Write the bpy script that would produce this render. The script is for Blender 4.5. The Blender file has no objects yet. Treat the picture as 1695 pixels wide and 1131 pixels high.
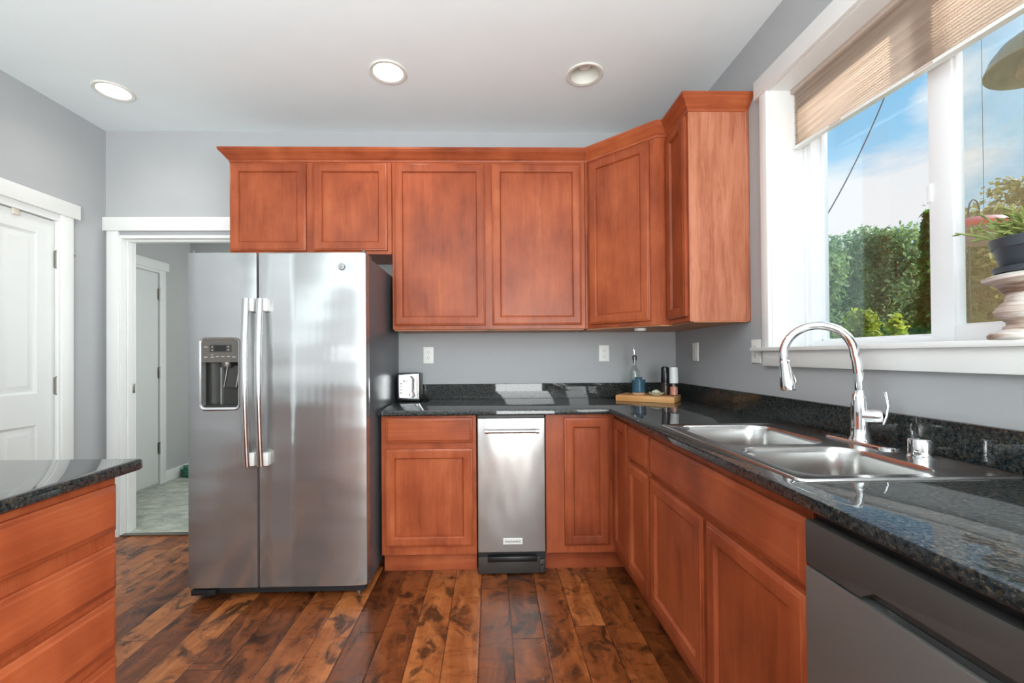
import bpy, bmesh, math, random
from mathutils import Vector, Matrix
import numpy as np
random.seed(7); rng = np.random.default_rng(7)
S = bpy.context.scene; COL = S.collection
PI = math.pi

# ------------------------------------------------------------------ camera
def setup_camera():
    yaw, pitch, roll = -0.0214, 0.00725, 0.00710
    f, cx, cy, h = 720.63, 827.85, 584.54, 1.2064
    cyw, syw, cp, sp = math.cos(yaw), math.sin(yaw), math.cos(pitch), math.sin(pitch)
    fwd = Vector((-syw*cp, cyw*cp, sp)); right = Vector((cyw, syw, 0)); down = fwd.cross(right)
    r2 = right*math.cos(roll) + down*math.sin(roll); d2 = down*math.cos(roll) - right*math.sin(roll)
    cam = bpy.data.cameras.new('camera'); o = bpy.data.objects.new('camera', cam); COL.objects.link(o)
    up = -d2; back = -fwd
    o.matrix_world = Matrix(((r2.x, up.x, back.x, 0), (r2.y, up.y, back.y, 0), (r2.z, up.z, back.z, h), (0, 0, 0, 1)))
    cam.sensor_fit = 'HORIZONTAL'; cam.sensor_width = 36; cam.lens = f/1695*36
    cam.shift_x = (847.5-cx)/1695; cam.shift_y = (cy-565.5)/1695
    cam.clip_start = .02; cam.clip_end = 300
    S.camera = o
setup_camera()
S.view_settings.view_transform = 'Standard'; S.view_settings.look = 'None'
S.view_settings.gamma = 1; S.view_settings.use_curve_mapping = False
S.view_settings.exposure = 0.06
SUN_DIR = Vector((0.80, -0.45, 0.0)).normalized()*math.cos(math.radians(27)) + Vector((0, 0, math.sin(math.radians(27))))

# ------------------------------------------------------------------ node helpers
class NT:
    def __init__(s, tree): s.t = tree; s.n = tree.nodes; s.l = tree.links
    def node(s, typ, **kw):
        n = s.n.new(typ)
        for k, v in kw.items():
            if k.startswith('_'): setattr(n, k[1:], v)
        return n
    def set(s, n, key, v):
        i = n.inputs[key]
        if hasattr(v, 'is_output') or isinstance(v, bpy.types.NodeSocket): s.l.new(v, i)
        else:
            if i.type == 'RGBA' and len(v) == 3: v = (*v, 1)
            i.default_value = v
    def math(s, op, a, b=0.0, c=None, clamp=False):
        n = s.n.new('ShaderNodeMath'); n.operation = op; n.use_clamp = clamp
        s.set(n, 0, a); s.set(n, 1, b)
        if c is not None: s.set(n, 2, c)
        return n.outputs[0]
    def vmath(s, op, a, b=(0, 0, 0)):
        n = s.n.new('ShaderNodeVectorMath'); n.operation = op
        s.set(n, 0, a); s.set(n, 1, b)
        return n.outputs['Value'] if op in ('DOT_PRODUCT', 'LENGTH') else n.outputs[0]
    def mix(s, f, a, b, mode='MIX'):
        n = s.n.new('ShaderNodeMix'); n.data_type = 'RGBA'; n.blend_type = mode
        s.set(n, 0, f); s.set(n, 6, a); s.set(n, 7, b)
        return n.outputs[2]
    def noise(s, vec, scale, detail=4, rough=.5, dist=0.0, out=0):
        n = s.n.new('ShaderNodeTexNoise'); s.set(n, 'Vector', vec)
        s.set(n, 'Scale', scale); s.set(n, 'Detail', detail); s.set(n, 'Roughness', rough); s.set(n, 'Distortion', dist)
        return n.outputs[out]
    def ramp(s, f, stops, interp='LINEAR'):
        n = s.n.new('ShaderNodeValToRGB'); n.color_ramp.interpolation = interp; s.set(n, 0, f)
        e = n.color_ramp.elements
        while len(e) < len(stops): e.new(.5)
        for el, (p, c) in zip(e, stops):
            el.position = p; el.color = (*c, 1) if len(c) == 3 else c
        return n.outputs[0]
    def mapr(s, v, a, b, c, d):
        n = s.n.new('ShaderNodeMapRange'); s.set(n, 0, v); s.set(n, 1, a); s.set(n, 2, b); s.set(n, 3, c); s.set(n, 4, d)
        return n.outputs[0]
    def comb(s, x, y, z):
        n = s.n.new('ShaderNodeCombineXYZ'); s.set(n, 0, x); s.set(n, 1, y); s.set(n, 2, z); return n.outputs[0]
    def sep(s, v):
        n = s.n.new('ShaderNodeSeparateXYZ'); s.set(n, 0, v); return n.outputs
    def bump(s, hgt, strength=.2, dist=.01):
        n = s.n.new('ShaderNodeBump'); s.set(n, 'Height', hgt); s.set(n, 'Strength', strength); s.set(n, 'Distance', dist)
        return n.outputs[0]

def srgb(r, g, b):
    def c(v):
        v /= 255
        return v/12.92 if v <= .04045 else ((v+.055)/1.055)**2.4
    return (c(r), c(g), c(b))

# ------------------------------------------------------------------ sky, sun, daylight
def setup_world():
    w = bpy.data.worlds.new('sky'); S.world = w; w.use_nodes = True
    t = NT(w.node_tree); t.n.clear()
    d = t.node('ShaderNodeTexCoord').outputs['Generated']
    x, y, z = t.sep(d)
    base = t.ramp(z, [(0.0, srgb(214, 234, 250)), (.16, srgb(186, 222, 248)), (.28, srgb(172, 217, 247)), (.42, srgb(134, 200, 244)), (.75, srgb(58, 130, 214))])
    # clouds: noise on a flattened dome plus a few banks
    zz = t.math('ADD', t.math('MAXIMUM', z, 0.0), .22)
    p = t.comb(t.math('DIVIDE', x, zz), t.math('DIVIDE', y, zz), t.math('MULTIPLY', z, 3.0))
    n1 = t.noise(p, 1.7, 7, .6)
    bank = None
    for (cx, cy, cz), k, g in [((.905, 1, .34), 260, .34), ((.80, 1, .33), 500, .2), ((.76, 1, .38), 900, .20), ((1.12, 1, .67), 420, .30), ((1.06, 1, .60), 800, .22), ((1.2, 1, .47), 420, .2), ((1.0, 1, .37), 600, .22)]:
        v = Vector((cx, cy, cz)).normalized()
        dp = t.vmath('DOT_PRODUCT', d, tuple(v))
        g_ = t.math('MULTIPLY', t.math('POWER', t.math('MAXIMUM', dp, 0.0), float(k)), g)
        bank = g_ if bank is None else t.math('ADD', bank, g_)
    m = t.math('ADD', n1, bank)
    cm = t.mapr(m, .70, .90, 0.0, 1.0)
    col = t.mix(t.math('MULTIPLY', cm, .95), base, srgb(248, 249, 252))
    # bright lobe around the sun, added out of view to strengthen the window light
    sd = t.vmath('DOT_PRODUCT', d, tuple(SUN_DIR))
    glow = t.math('POWER', t.math('MAXIMUM', sd, 0.0), 14.0)
    col = t.mix(1.0, col, t.mix(glow, (0, 0, 0), (6.0, 5.6, 5.2)), 'ADD')
    # two bright lobes added to the sky out of view, to light the counter
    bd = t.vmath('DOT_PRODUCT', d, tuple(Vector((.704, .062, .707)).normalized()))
    fill_lobe = t.math('POWER', t.math('MAXIMUM', bd, 0.0), 22.0)
    col = t.mix(1.0, col, t.mix(fill_lobe, (0, 0, 0), (4.5, 4.5, 4.6)), 'ADD')
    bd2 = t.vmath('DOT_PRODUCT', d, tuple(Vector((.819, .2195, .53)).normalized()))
    fill_spot = t.math('POWER', t.math('MAXIMUM', bd2, 0.0), 70.0)
    col = t.mix(1.0, col, t.mix(fill_spot, (0, 0, 0), (36.0, 35.6, 35.0)), 'ADD')
    below = t.math('LESS_THAN', z, -0.02)
    col = t.mix(below, col, (.12, .14, .08))
    bg = t.node('ShaderNodeBackground'); t.set(bg, 0, col); t.set(bg, 1, 1.0)
    out = t.node('ShaderNodeOutputWorld'); t.l.new(bg.outputs[0], out.inputs[0])
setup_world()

def sun(energy):
    l = bpy.data.lights.new('sun', 'SUN'); l.energy = energy; l.angle = math.radians(1.2); l.color = (1, .86, .68)
    o = bpy.data.objects.new('sun', l); COL.objects.link(o)
    o.rotation_euler = SUN_DIR.to_track_quat('Z', 'Y').to_euler(); o.location = SUN_DIR*20
sun(5.0)
def area(name, loc, target, sx, sy, power, color=(1, 1, 1)):
    l = bpy.data.lights.new(name, 'AREA'); l.shape = 'RECTANGLE'; l.size = sx; l.size_y = sy; l.energy = power; l.color = color
    o = bpy.data.objects.new(name, l); COL.objects.link(o); o.location = loc
    o.rotation_euler = (Vector(loc)-Vector(target)).to_track_quat('Z', 'Y').to_euler()
    return o
# daylight through the glass doors of the open room behind the camera
area('daylight_patio_door', (.68, -3.9, 1.25), (.2, 3, 1.25), 1.15, 2.2, 128, (.96, 1, 1))
area('side_fill', (1.27, -.75, 1.5), (-3, -.75, 1.4), 1.7, 1.4, 60, (.95, 1, 1))  # unseen side panel added to brighten the island fronts
area('hall_fill', (-1.0, 4.0, 1.5), (-3.2, 4.0, 1.2), 1.0, 1.6, 21, (.97, 1, .99))  # unseen panel added to light the hall
# two unseen broad panels added behind the camera to brighten the ceiling
area('ceiling_fill', (-.7, -.9, 1.05), (-.7, -.9, 3), 2.0, 1.4, 122, (.94, .99, 1))
area('ceiling_fill', (-.7, -2.9, 1.05), (-.7, -2.9, 3), 2.0, 1.4, 95, (.94, .99, 1))

# ------------------------------------------------------------------ dimensions (metres)
D, L, R, C = 3.0227, 2.6227, 1.295, 2.7647       # back wall y, left wall -x, right wall x, ceiling z
YB = -4.0                                        # wall behind the camera
CT = .914                                        # worktop height

# ------------------------------------------------------------------ materials
MATS = {}
def principled(name):
    m = bpy.data.materials.new(name); m.use_nodes = True
    t = NT(m.node_tree); t.n.clear()
    b = t.node('ShaderNodeBsdfPrincipled'); o = t.node('ShaderNodeOutputMaterial')
    t.l.new(b.outputs[0], o.inputs[0]); MATS[name] = m
    return m, t, b
def objco(t, rnd=True):
    co = t.node('ShaderNodeTexCoord').outputs['Object']
    if rnd:
        r = t.node('ShaderNodeObjectInfo').outputs['Random']
        co = t.vmath('ADD', co, t.comb(t.math('MULTIPLY', r, 37.0), t.math('MULTIPLY', r, 11.0), t.math('MULTIPLY', r, 23.0)))
    return co
def plain(name, col, rough=.5, metal=0., spec=.5, coat=0., noise=0., nscale=30, bump=0., bscale=200):
    m, t, b = principled(name)
    co = objco(t)
    if noise:
        n = t.noise(co, nscale, 4)
        c = t.mix(t.mapr(n, .3, .7, 0, 1), tuple(v*(1-noise) for v in col), tuple(min(1, v*(1+noise)) for v in col))
        t.set(b, 'Base Color', c)
    else: t.set(b, 'Base Color', col)
    t.set(b, 'Roughness', rough); t.set(b, 'Metallic', metal); t.set(b, 'Specular IOR Level', spec); t.set(b, 'Coat Weight', coat)
    if bump: t.set(b, 'Normal', t.bump(t.noise(co, bscale, 3), bump, .002))
    return m
def emit(name, col, s):
    m, t, b = principled(name)
    t.set(b, 'Base Color', (.9, .9, .9)); t.set(b, 'Emission Color', col); t.set(b, 'Emission Strength', s); return m

plain('wall_paint', srgb(174, 176, 178), .85, spec=.25, noise=.015, nscale=6, bump=.08, bscale=260)
plain('hall_paint', srgb(184, 185, 184), .85, spec=.25, noise=.015, nscale=6, bump=.08, bscale=260)
plain('ceiling_paint', srgb(238, 247, 249), .9, spec=.2, noise=.01, nscale=5, bump=.06, bscale=180)
plain('trim_white', srgb(232, 233, 231), .38, noise=.01, nscale=8)
plain('door_white', srgb(226, 228, 226), .42, noise=.012, nscale=6)
plain('vinyl_white', srgb(240, 242, 244), .35)
plain('plastic_white', srgb(238, 238, 234), .35)
plain('plastic_black', srgb(18, 18, 20), .35)
plain('rubber_dark', srgb(28, 28, 30), .6)
plain('slot_dark', srgb(50, 48, 46), .5)
plain('hinge_metal', srgb(150, 146, 138), .35, metal=1)
plain('chrome', (.86, .87, .88), .04, metal=1)
plain('dark_steel', srgb(105, 103, 100), .34, metal=.9, noise=.03, nscale=10)
plain('fridge_side', srgb(88, 91, 96), .3, spec=.5, noise=.05, nscale=60, bump=.05, bscale=500)
plain('panel_taupe', srgb(84, 79, 74), .45)
plain('cavity_gray', srgb(52, 52, 49), .32, metal=.3)
plain('badge_white', srgb(225, 225, 222), .3, metal=.2)
plain('ink_black', srgb(20, 20, 20), .5)
plain('ink_pale', srgb(190, 188, 184), .5)
plain('screen_black', (.004, .004, .005), .1)
plain('pot_gray', srgb(62, 68, 76), .45, noise=.05)
plain('ceramic_blue', srgb(58, 92, 112), .14, noise=.06, nscale=40)
plain('clay_raw', srgb(196, 150, 112), .75, noise=.08, nscale=60)
plain('dish_cream', srgb(208, 208, 182), .35, noise=.08, nscale=50)
plain('pepper_black', srgb(26, 27, 29), .12)
plain('mill_white', srgb(236, 236, 238), .3)
plain('salt_pink', srgb(226, 160, 140), .6, noise=.30, nscale=220, bump=.8, bscale=220)
plain('pepper_corn', srgb(58, 46, 36), .6, noise=.5, nscale=260, bump=.8, bscale=260)
plain('bark', srgb(92, 76, 60), .9, noise=.25, nscale=20)
plain('cable_gray', srgb(80, 86, 92), .6)
plain('feeder_olive', srgb(120, 126, 100), .25, noise=.25, nscale=24)
plain('feeder_seed', srgb(128, 92, 66), .8, noise=.35, nscale=120, bump=.6, bscale=150)
plain('feeder_red', srgb(206, 66, 58), .22)
plain('blocker_gray', srgb(150, 150, 146), .8, noise=.05)
plain('roof_shingle', srgb(92, 88, 84), .9, noise=.2, nscale=40)
plain('lawn', srgb(96, 116, 60), .95, noise=.3, nscale=4)
plain('cloth_green', srgb(60, 130, 104), .8, noise=.2, nscale=30)
plain('drain_steel', srgb(120, 120, 118), .3, metal=1)
plain('gray_cloth', srgb(70, 70, 74), .9, noise=.1)
emit('lamp_lens', (1.0, .96, .88), 7.0)
plain('can_white', srgb(226, 226, 218), .4)

def wood(name, axis, stops, rough=.33, spec=.28, scale=1.0, wts=(.30, .16, .54)):
    m, t, b = principled(name)
    co = objco(t)
    lo, hi = 1.6*scale, 26*scale
    sc = {'v': (hi, hi, lo), 'h': (lo, lo, hi)}[axis]
    p = t.vmath('MULTIPLY', co, sc)
    warp = t.noise(t.vmath('MULTIPLY', co, (3, 3, 3)), 1.5, 2, out=1)
    p = t.vmath('ADD', p, t.vmath('MULTIPLY', warp, (1.1, 1.1, .5) if axis == 'v' else (.5, .5, 1.1)))
    g1 = t.noise(p, .9, 6, .62, .6)
    g2 = t.noise(t.vmath('MULTIPLY', p, (5, 5, 1.5) if axis == 'v' else (1.5, 1.5, 5)), 1.2, 3, .6)
    blot = t.noise(t.vmath('MULTIPLY', co, (4, 4, 2.5)), 1.3, 3, .55)
    f = t.math('ADD', t.math('ADD', t.math('MULTIPLY', g1, wts[0]), t.math('MULTIPLY', g2, wts[1])), t.math('MULTIPLY', blot, wts[2]))
    r = t.node('ShaderNodeObjectInfo').outputs['Random']
    f = t.math('ADD', f, t.math('MULTIPLY', t.math('SUBTRACT', r, .5), .07))
    t.set(b, 'Base Color', t.ramp(f, stops)); t.set(b, 'Roughness', t.mapr(g1, .3, .7, rough-.04, rough+.08))
    t.set(b, 'Specular IOR Level', spec); t.set(b, 'Coat Weight', .05); t.set(b, 'Coat Roughness', .25)
    t.set(b, 'Normal', t.bump(g2, .04, .001))
    return m
CH = [(.34, srgb(122, 56, 31)), (.46, srgb(146, 70, 40)), (.56, srgb(162, 82, 48)), (.68, srgb(178, 98, 60))]
wood('cherry_v', 'v', CH); wood('cherry_h', 'h', CH)
EP = [(.34, srgb(142, 80, 58)), (.46, srgb(166, 100, 74)), (.56, srgb(184, 118, 90)), (.68, srgb(198, 134, 106))]  # veneer tones with the pale pink of window light put into the colour
wood('cherry_veneer_lit', 'v', EP, .36, wts=(.6, .2, .2))
wood('maple_board', 'h', [(.3, srgb(184, 126, 74)), (.5, srgb(208, 152, 96)), (.7, srgb(222, 172, 118))], .45)
wood('whitewash', 'h', [(.34, srgb(118, 88, 74)), (.42, srgb(186, 166, 152)), (.48, srgb(226, 220, 214)), (.7, srgb(240, 238, 236))], .6, wts=(.6, .2, .2))
wood('underside', 'v', [(.3, srgb(168, 112, 78)), (.5, srgb(190, 134, 98)), (.7, srgb(204, 150, 114))], .5)

def granite():
    m, t, b = principled('granite')
    co = objco(t, False)
    v = t.node('ShaderNodeTexVoronoi'); t.set(v, 'Vector', co); t.set(v, 'Scale', 330.0)
    v2 = t.node('ShaderNodeTexVoronoi'); t.set(v2, 'Vector', co); t.set(v2, 'Scale', 170.0)
    n = t.noise(co, 105, 5, .7); n2 = t.noise(co, 9, 4, .6)
    r1 = t.sep(v.outputs['Color'])[0]; r2 = t.sep(v2.outputs['Color'])[1]
    base = t.ramp(n, [(.3, srgb(8, 14, 17)), (.5, srgb(17, 28, 32)), (.66, srgb(32, 44, 46)), (.8, srgb(58, 66, 60))])
    fl = t.ramp(r1, [(0, (0, 0, 0)), (.80, (0, 0, 0)), (.86, srgb(84, 86, 74)), (.93, srgb(128, 112, 82)), (1, srgb(150, 152, 146))], 'CONSTANT')
    keep = t.math('MULTIPLY', t.math('GREATER_THAN', r1, .80), t.mapr(n, .42, .56, 0, 1))
    c = t.mix(t.math('MULTIPLY', keep, .55), base, fl)
    c = t.mix(t.math('MULTIPLY', t.math('GREATER_THAN', r2, .86), .35), c, srgb(88, 74, 52))
    t.set(b, 'Base Color', c)
    t.set(b, 'Roughness', t.mapr(n, .35, .7, .42, .62)); t.set(b, 'Specular IOR Level', t.mapr(n, .40, .64, .05, .5)); t.set(b, 'Coat Weight', .85); t.set(b, 'Coat Roughness', .03)
    t.set(b, 'Normal', t.bump(t.noise(t.vmath('MULTIPLY', co, (1, 1, 1)), 230, 3, .7), .9, .004))
granite()

def steel(name, col=(.60, .60, .59), rough=.26, axis='x', wav=.02, streak=.10, wscale=2.0, metal=1.0):
    m, t, b = principled(name)
    co = objco(t)
    sc = {'x': (2.5, 2.5, 900), 'z': (900, 900, 2.5), 'y': (600, 3, 600)}[axis]
    n = t.noise(t.vmath('MULTIPLY', co, sc), 1.0, 3, .6)
    c = t.mix(n, tuple(v*(1-streak) for v in col), tuple(min(1, v*(1+streak)) for v in col))
    t.set(b, 'Base Color', c); t.set(b, 'Metallic', metal)
    t.set(b, 'Roughness', t.mapr(n, .3, .7, rough-.006, rough+.006))
    t.set(b, 'Anisotropic', .45)
    if wav: t.set(b, 'Normal', t.bump(t.noise(t.vmath('MULTIPLY', co, (.7, .7, 2.6) if axis == 'x' else (1.6, 1.6, .8)), wscale, 1, .4), wav, .1))
    return m
steel('steel_fridge', (.40, .405, .405), .25, 'x', .15, .015, 2.0, .8)
steel('steel_compactor', (.44, .44, .43), .30, 'z', .12, .03, 4.0, .75)
steel('steel_handle', (.66, .66, .66), .2, 'z', 0)
steel('steel_sink', (.58, .575, .56), .22, 'y', .02, .06)
steel('steel_washer', (.20, .197, .19), .32, 'z', .05, .03, 2.5, .55)
steel('steel_washer_top', (.085, .085, .08), .42, 'z', 0, .03, 2, .45)

def floor_mat():
    m, t, b = principled('hardwood')
    co = t.node('ShaderNodeTexCoord').outputs['Object']
    x, y, z = t.sep(co)
    W, LEN = .141, 1.15
    u = t.math('DIVIDE', t.math('ADD', x, .058+W*40), W)
    row = t.math('FLOOR', u); fx = t.math('FRACT', u)
    wn = t.node('ShaderNodeTexWhiteNoise', _noise_dimensions='1D'); t.set(wn, 'W', row)
    vv = t.math('ADD', t.math('DIVIDE', y, LEN), t.math('MULTIPLY', wn.outputs['Value'], 7.0))
    cell = t.math('FLOOR', vv); fy = t.math('FRACT', vv)
    wn2 = t.node('ShaderNodeTexWhiteNoise', _noise_dimensions='2D'); t.set(wn2, 'Vector', t.comb(row, cell, 0))
    rnd = wn2.outputs['Value']
    off = t.vmath('ADD', co, t.comb(t.math('MULTIPLY', rnd, 13.0), t.math('MULTIPLY', rnd, 29.0), 0))
    pw = t.vmath('ADD', t.vmath('MULTIPLY', off, (20, 1.5, 1)), t.vmath('MULTIPLY', t.noise(off, 3, 2, out=1), (2.2, 2.2, 0)))
    g = t.noise(pw, 1.0, 6, .6, .5)
    # cross-grain curl and knotty dark stains
    curl = t.noise(t.vmath('MULTIPLY', off, (7, 17, 1)), 1.1, 4, .6, .9)
    blot = t.noise(t.vmath('MULTIPLY', off, (9, 5.0, 1)), 1.05, 5, .66, 1.0)
    f = t.math('ADD', t.math('ADD', t.math('MULTIPLY', g, .45), t.math('MULTIPLY', curl, .3)), t.math('MULTIPLY', rnd, .25))
    c = t.ramp(f, [(.28, srgb(74, 36, 16)), (.42, srgb(118, 62, 29)), (.54, srgb(154, 86, 43)), (.68, srgb(190, 118, 66))])
    dark = t.mapr(t.math('ADD', blot, t.math('MULTIPLY', t.math('SUBTRACT', curl, .5), .28)), .50, .63, 0, 1)
    c = t.mix(t.math('MULTIPLY', dark, .85), c, srgb(34, 17, 10))
    ex = t.math('MULTIPLY', t.math('MINIMUM', fx, t.math('SUBTRACT', 1.0, fx)), W)
    ey = t.math('MULTIPLY', t.math('MINIMUM', fy, t.math('SUBTRACT', 1.0, fy)), LEN)
    e = t.math('MINIMUM', ex, ey)
    gap = t.mapr(e, .0008, .0026, 1.0, 0.0)
    c = t.mix(t.math('MULTIPLY', gap, .85), c, srgb(24, 11, 6))
    t.set(b, 'Base Color', c)
    t.set(b, 'Roughness', t.mapr(curl, .3, .7, .24, .40)); t.set(b, 'Specular IOR Level', .5)
    hgt = t.math('ADD', t.math('MULTIPLY', t.mapr(e, .0, .006, 0, 1), .6), t.math('ADD', t.math('MULTIPLY', curl, .5), t.math('MULTIPLY', g, .25)))
    t.set(b, 'Normal', t.bump(hgt, .35, .004))
floor_mat()
def carpet():
    m, t, b = principled('carpet')
    co = objco(t)
    n = t.noise(t.vmath('MULTIPLY', co, (5, 9, 1)), 1.4, 6, .7, .6); n2 = t.noise(co, 240, 2)
    c = t.ramp(t.math('ADD', t.math('MULTIPLY', n, .75), t.math('MULTIPLY', n2, .25)), [(.32, srgb(142, 152, 142)), (.5, srgb(184, 188, 176)), (.66, srgb(220, 220, 206))])
    t.set(b, 'Base Color', c); t.set(b, 'Roughness', .95); t.set(b, 'Specular IOR Level', .1)
    t.set(b, 'Normal', t.bump(n2, .5, .006))
carpet()
def glass(name, col=(1, 1, 1), rough=0.0, tint=0.06):
    m = bpy.data.materials.new(name); m.use_nodes = True; t = NT(m.node_tree); t.n.clear()
    tr = t.node('ShaderNodeBsdfTransparent'); t.set(tr, 0, col)
    gl = t.node('ShaderNodeBsdfGlossy'); t.set(gl, 1, rough); t.set(gl, 0, (1, 1, 1))
    lw = t.node('ShaderNodeLayerWeight'); t.set(lw, 0, .5)
    fr = t.math('ADD', t.math('MULTIPLY', t.math('POWER', lw.outputs['Facing'], 5.0), .92), .04)
    mx = t.node('ShaderNodeMixShader'); t.l.new(fr, mx.inputs[0]); t.l.new(tr.outputs[0], mx.inputs[1]); t.l.new(gl.outputs[0], mx.inputs[2])
    o = t.node('ShaderNodeOutputMaterial'); t.l.new(mx.outputs[0], o.inputs[0]); MATS[name] = m
glass('window_glass', (.97, .985, .98)); glass('bottle_glass', (.93, .95, .94), .02); glass('clear_acrylic', (.95, .93, .92), .03)
def film(name, col, alpha, noise=0.0, nscale=30.0):     # thin see-through layer of matter (insect screen, dust)
    m = bpy.data.materials.new(name); m.use_nodes = True; t = NT(m.node_tree); t.n.clear()
    tr = t.node('ShaderNodeBsdfTransparent'); df = t.node('ShaderNodeBsdfDiffuse'); t.set(df, 0, col)
    tl = t.node('ShaderNodeBsdfTranslucent'); t.set(tl, 0, col)
    ad = t.node('ShaderNodeMixShader'); t.set(ad, 0, .5); t.l.new(df.outputs[0], ad.inputs[1]); t.l.new(tl.outputs[0], ad.inputs[2])
    mx = t.node('ShaderNodeMixShader')
    if noise:
        n = t.noise(objco(t), nscale, 5, .7); t.set(mx, 0, t.mapr(n, .35, .75, max(0, alpha-noise), alpha+noise))
    else: t.set(mx, 0, alpha)
    t.l.new(tr.outputs[0], mx.inputs[1]); t.l.new(ad.outputs[0], mx.inputs[2])
    o = t.node('ShaderNodeOutputMaterial'); t.l.new(mx.outputs[0], o.inputs[0]); MATS[name] = m
film('insect_screen', srgb(200, 180, 138), .14, .03, 12); film('acrylic_red', srgb(214, 78, 70), .8); film('acrylic_haze', srgb(214, 196, 194), .45)
def fabric_mat():
    m = bpy.data.materials.new('shade_fabric'); m.use_nodes = True; t = NT(m.node_tree); t.n.clear()
    n = t.noise(t.vmath('MULTIPLY', objco(t), (1, 2, 160)), 1.0, 3, .6)
    c = t.ramp(n, [(.3, srgb(196, 178, 164)), (.7, srgb(228, 214, 200))])
    df = t.node('ShaderNodeBsdfDiffuse'); t.set(df, 0, c); tl = t.node('ShaderNodeBsdfTranslucent'); t.set(tl, 0, c)
    mx = t.node('ShaderNodeMixShader'); t.set(mx, 0, .5); t.l.new(df.outputs[0], mx.inputs[1]); t.l.new(tl.outputs[0], mx.inputs[2])
    o = t.node('ShaderNodeOutputMaterial'); t.l.new(mx.outputs[0], o.inputs[0]); MATS['shade_fabric'] = m
fabric_mat()
def leaf_mat(name, a, b_, c_, trans=.45):
    m = bpy.data.materials.new(name); m.use_nodes = True; t = NT(m.node_tree); t.n.clear()
    co = objco(t)
    n = t.noise(co, 1.6, 3, .6); n2 = t.noise(co, 14, 2, .6)
    c = t.ramp(t.math('ADD', t.math('MULTIPLY', n, .5), t.math('MULTIPLY', n2, .5)), [(.33, a), (.5, b_), (.66, c_)])
    df = t.node('ShaderNodeBsdfPrincipled'); t.set(df, 'Base Color', c); t.set(df, 'Roughness', .5); t.set(df, 'Specular IOR Level', .3)
    tl = t.node('ShaderNodeBsdfTranslucent'); t.set(tl, 0, c)
    mx = t.node('ShaderNodeMixShader'); t.set(mx, 0, trans); t.l.new(df.outputs[0], mx.inputs[1]); t.l.new(tl.outputs[0], mx.inputs[2])
    o = t.node('ShaderNodeOutputMaterial'); t.l.new(mx.outputs[0], o.inputs[0]); MATS[name] = m
leaf_mat('leaf_hedge', srgb(88, 124, 96), srgb(124, 160, 116), srgb(176, 194, 132))
leaf_mat('leaf_bright', srgb(110, 136, 44), srgb(160, 178, 66), srgb(206, 208, 98))
leaf_mat('leaf_cypress', srgb(54, 98, 42), srgb(86, 138, 54), srgb(124, 172, 72))
leaf_mat('leaf_olive', srgb(110, 118, 72), srgb(146, 148, 92), srgb(186, 180, 120))
leaf_mat('leaf_succulent', srgb(70, 92, 50), srgb(120, 140, 72), srgb(190, 200, 130), .3)

# ------------------------------------------------------------------ mesh helpers
def BM(): return bmesh.new()
def box(bm, x0, x1, y0, y1, z0, z1, bev=0.0, seg=2):
    if x0 > x1: x0, x1 = x1, x0
    if y0 > y1: y0, y1 = y1, y0
    if z0 > z1: z0, z1 = z1, z0
    t = bmesh.new()
    bmesh.ops.create_cube(t, size=1)
    bmesh.ops.scale(t, vec=(x1-x0, y1-y0, z1-z0), verts=t.verts)
    bmesh.ops.translate(t, vec=((x0+x1)/2, (y0+y1)/2, (z0+z1)/2), verts=t.verts)
    if bev: bmesh.ops.bevel(t, geom=list(t.edges), offset=bev, segments=seg, profile=.5, affect='EDGES')
    merge(bm, t); return bm
def merge(bm, t):
    me = bpy.data.meshes.new('tmp'); t.to_mesh(me); t.free(); bm.from_mesh(me); bpy.data.meshes.remove(me)
def loft(bm, rings, cap0=True, cap1=True, closed=True):
    vs = [[bm.verts.new(p) for p in r] for r in rings]
    n = len(rings[0])
    for a, b in zip(vs, vs[1:]):
        for i in range(n if closed else n-1):
            j = (i+1) % n
            bm.faces.new((a[i], a[j], b[j], b[i]))
    if cap0: bm.faces.new(vs[0][::-1])
    if cap1: bm.faces.new(vs[-1])
    return vs
def panel(bm, O, U, V, N, w, h, loops):
    """rectangular relief: loops of (inset, height along N); closed at the back and by a flat field"""
    O, U, V, N = Vector(O), Vector(U), Vector(V), Vector(N)
    rings = []
    for ins, dp in loops:
        rings.append([O+U*a+V*b+N*dp for a, b in ((ins, ins), (w-ins, ins), (w-ins, h-ins), (ins, h-ins))])
    loft(bm, rings)
def lathe(bm, prof, c=(0, 0, 0), seg=32, axis='z', cap=True):
    c = Vector(c); rings = []
    for r, z in prof:
        ring = []
        for i in range(seg):
            a = 2*PI*i/seg
            p = (r*math.cos(a), r*math.sin(a), z)
            if axis == 'x': p = (z, p[0], p[1])
            if axis == 'y': p = (p[0], z, p[1])
            ring.append(c+Vector(p))
        rings.append(ring)
    loft(bm, rings, cap, cap)
def tube(bm, pts, rad, seg=14, cap=True):
    pts = [Vector(p) for p in pts]
    rads = rad if isinstance(rad, (list, tuple)) else [rad]*len(pts)
    rings = []; prev = None
    for i, p in enumerate(pts):
        d = (pts[min(i+1, len(pts)-1)]-pts[max(i-1, 0)]).normalized()
        if prev is None:
            a = Vector((0, 0, 1)) if abs(d.z) < .9 else Vector((1, 0, 0))
            u = d.cross(a).normalized()
        else: u = (prev-d*prev.dot(d)).normalized()
        prev = u; v = d.cross(u)
        rings.append([p+(u*math.cos(2*PI*k/seg)+v*math.sin(2*PI*k/seg))*rads[i] for k in range(seg)])
    loft(bm, rings, cap, cap)
def prism(bm, poly, axis, a0, a1):
    """poly of 2D points extruded along axis: x -> (y,z), y -> (x,z), z -> (x,y)"""
    def P(q, a): return {'x': (a, q[0], q[1]), 'y': (q[0], a, q[1]), 'z': (q[0], q[1], a)}[axis]
    loft(bm, [[P(q, a0) for q in poly], [P(q, a1) for q in poly]])
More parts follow.
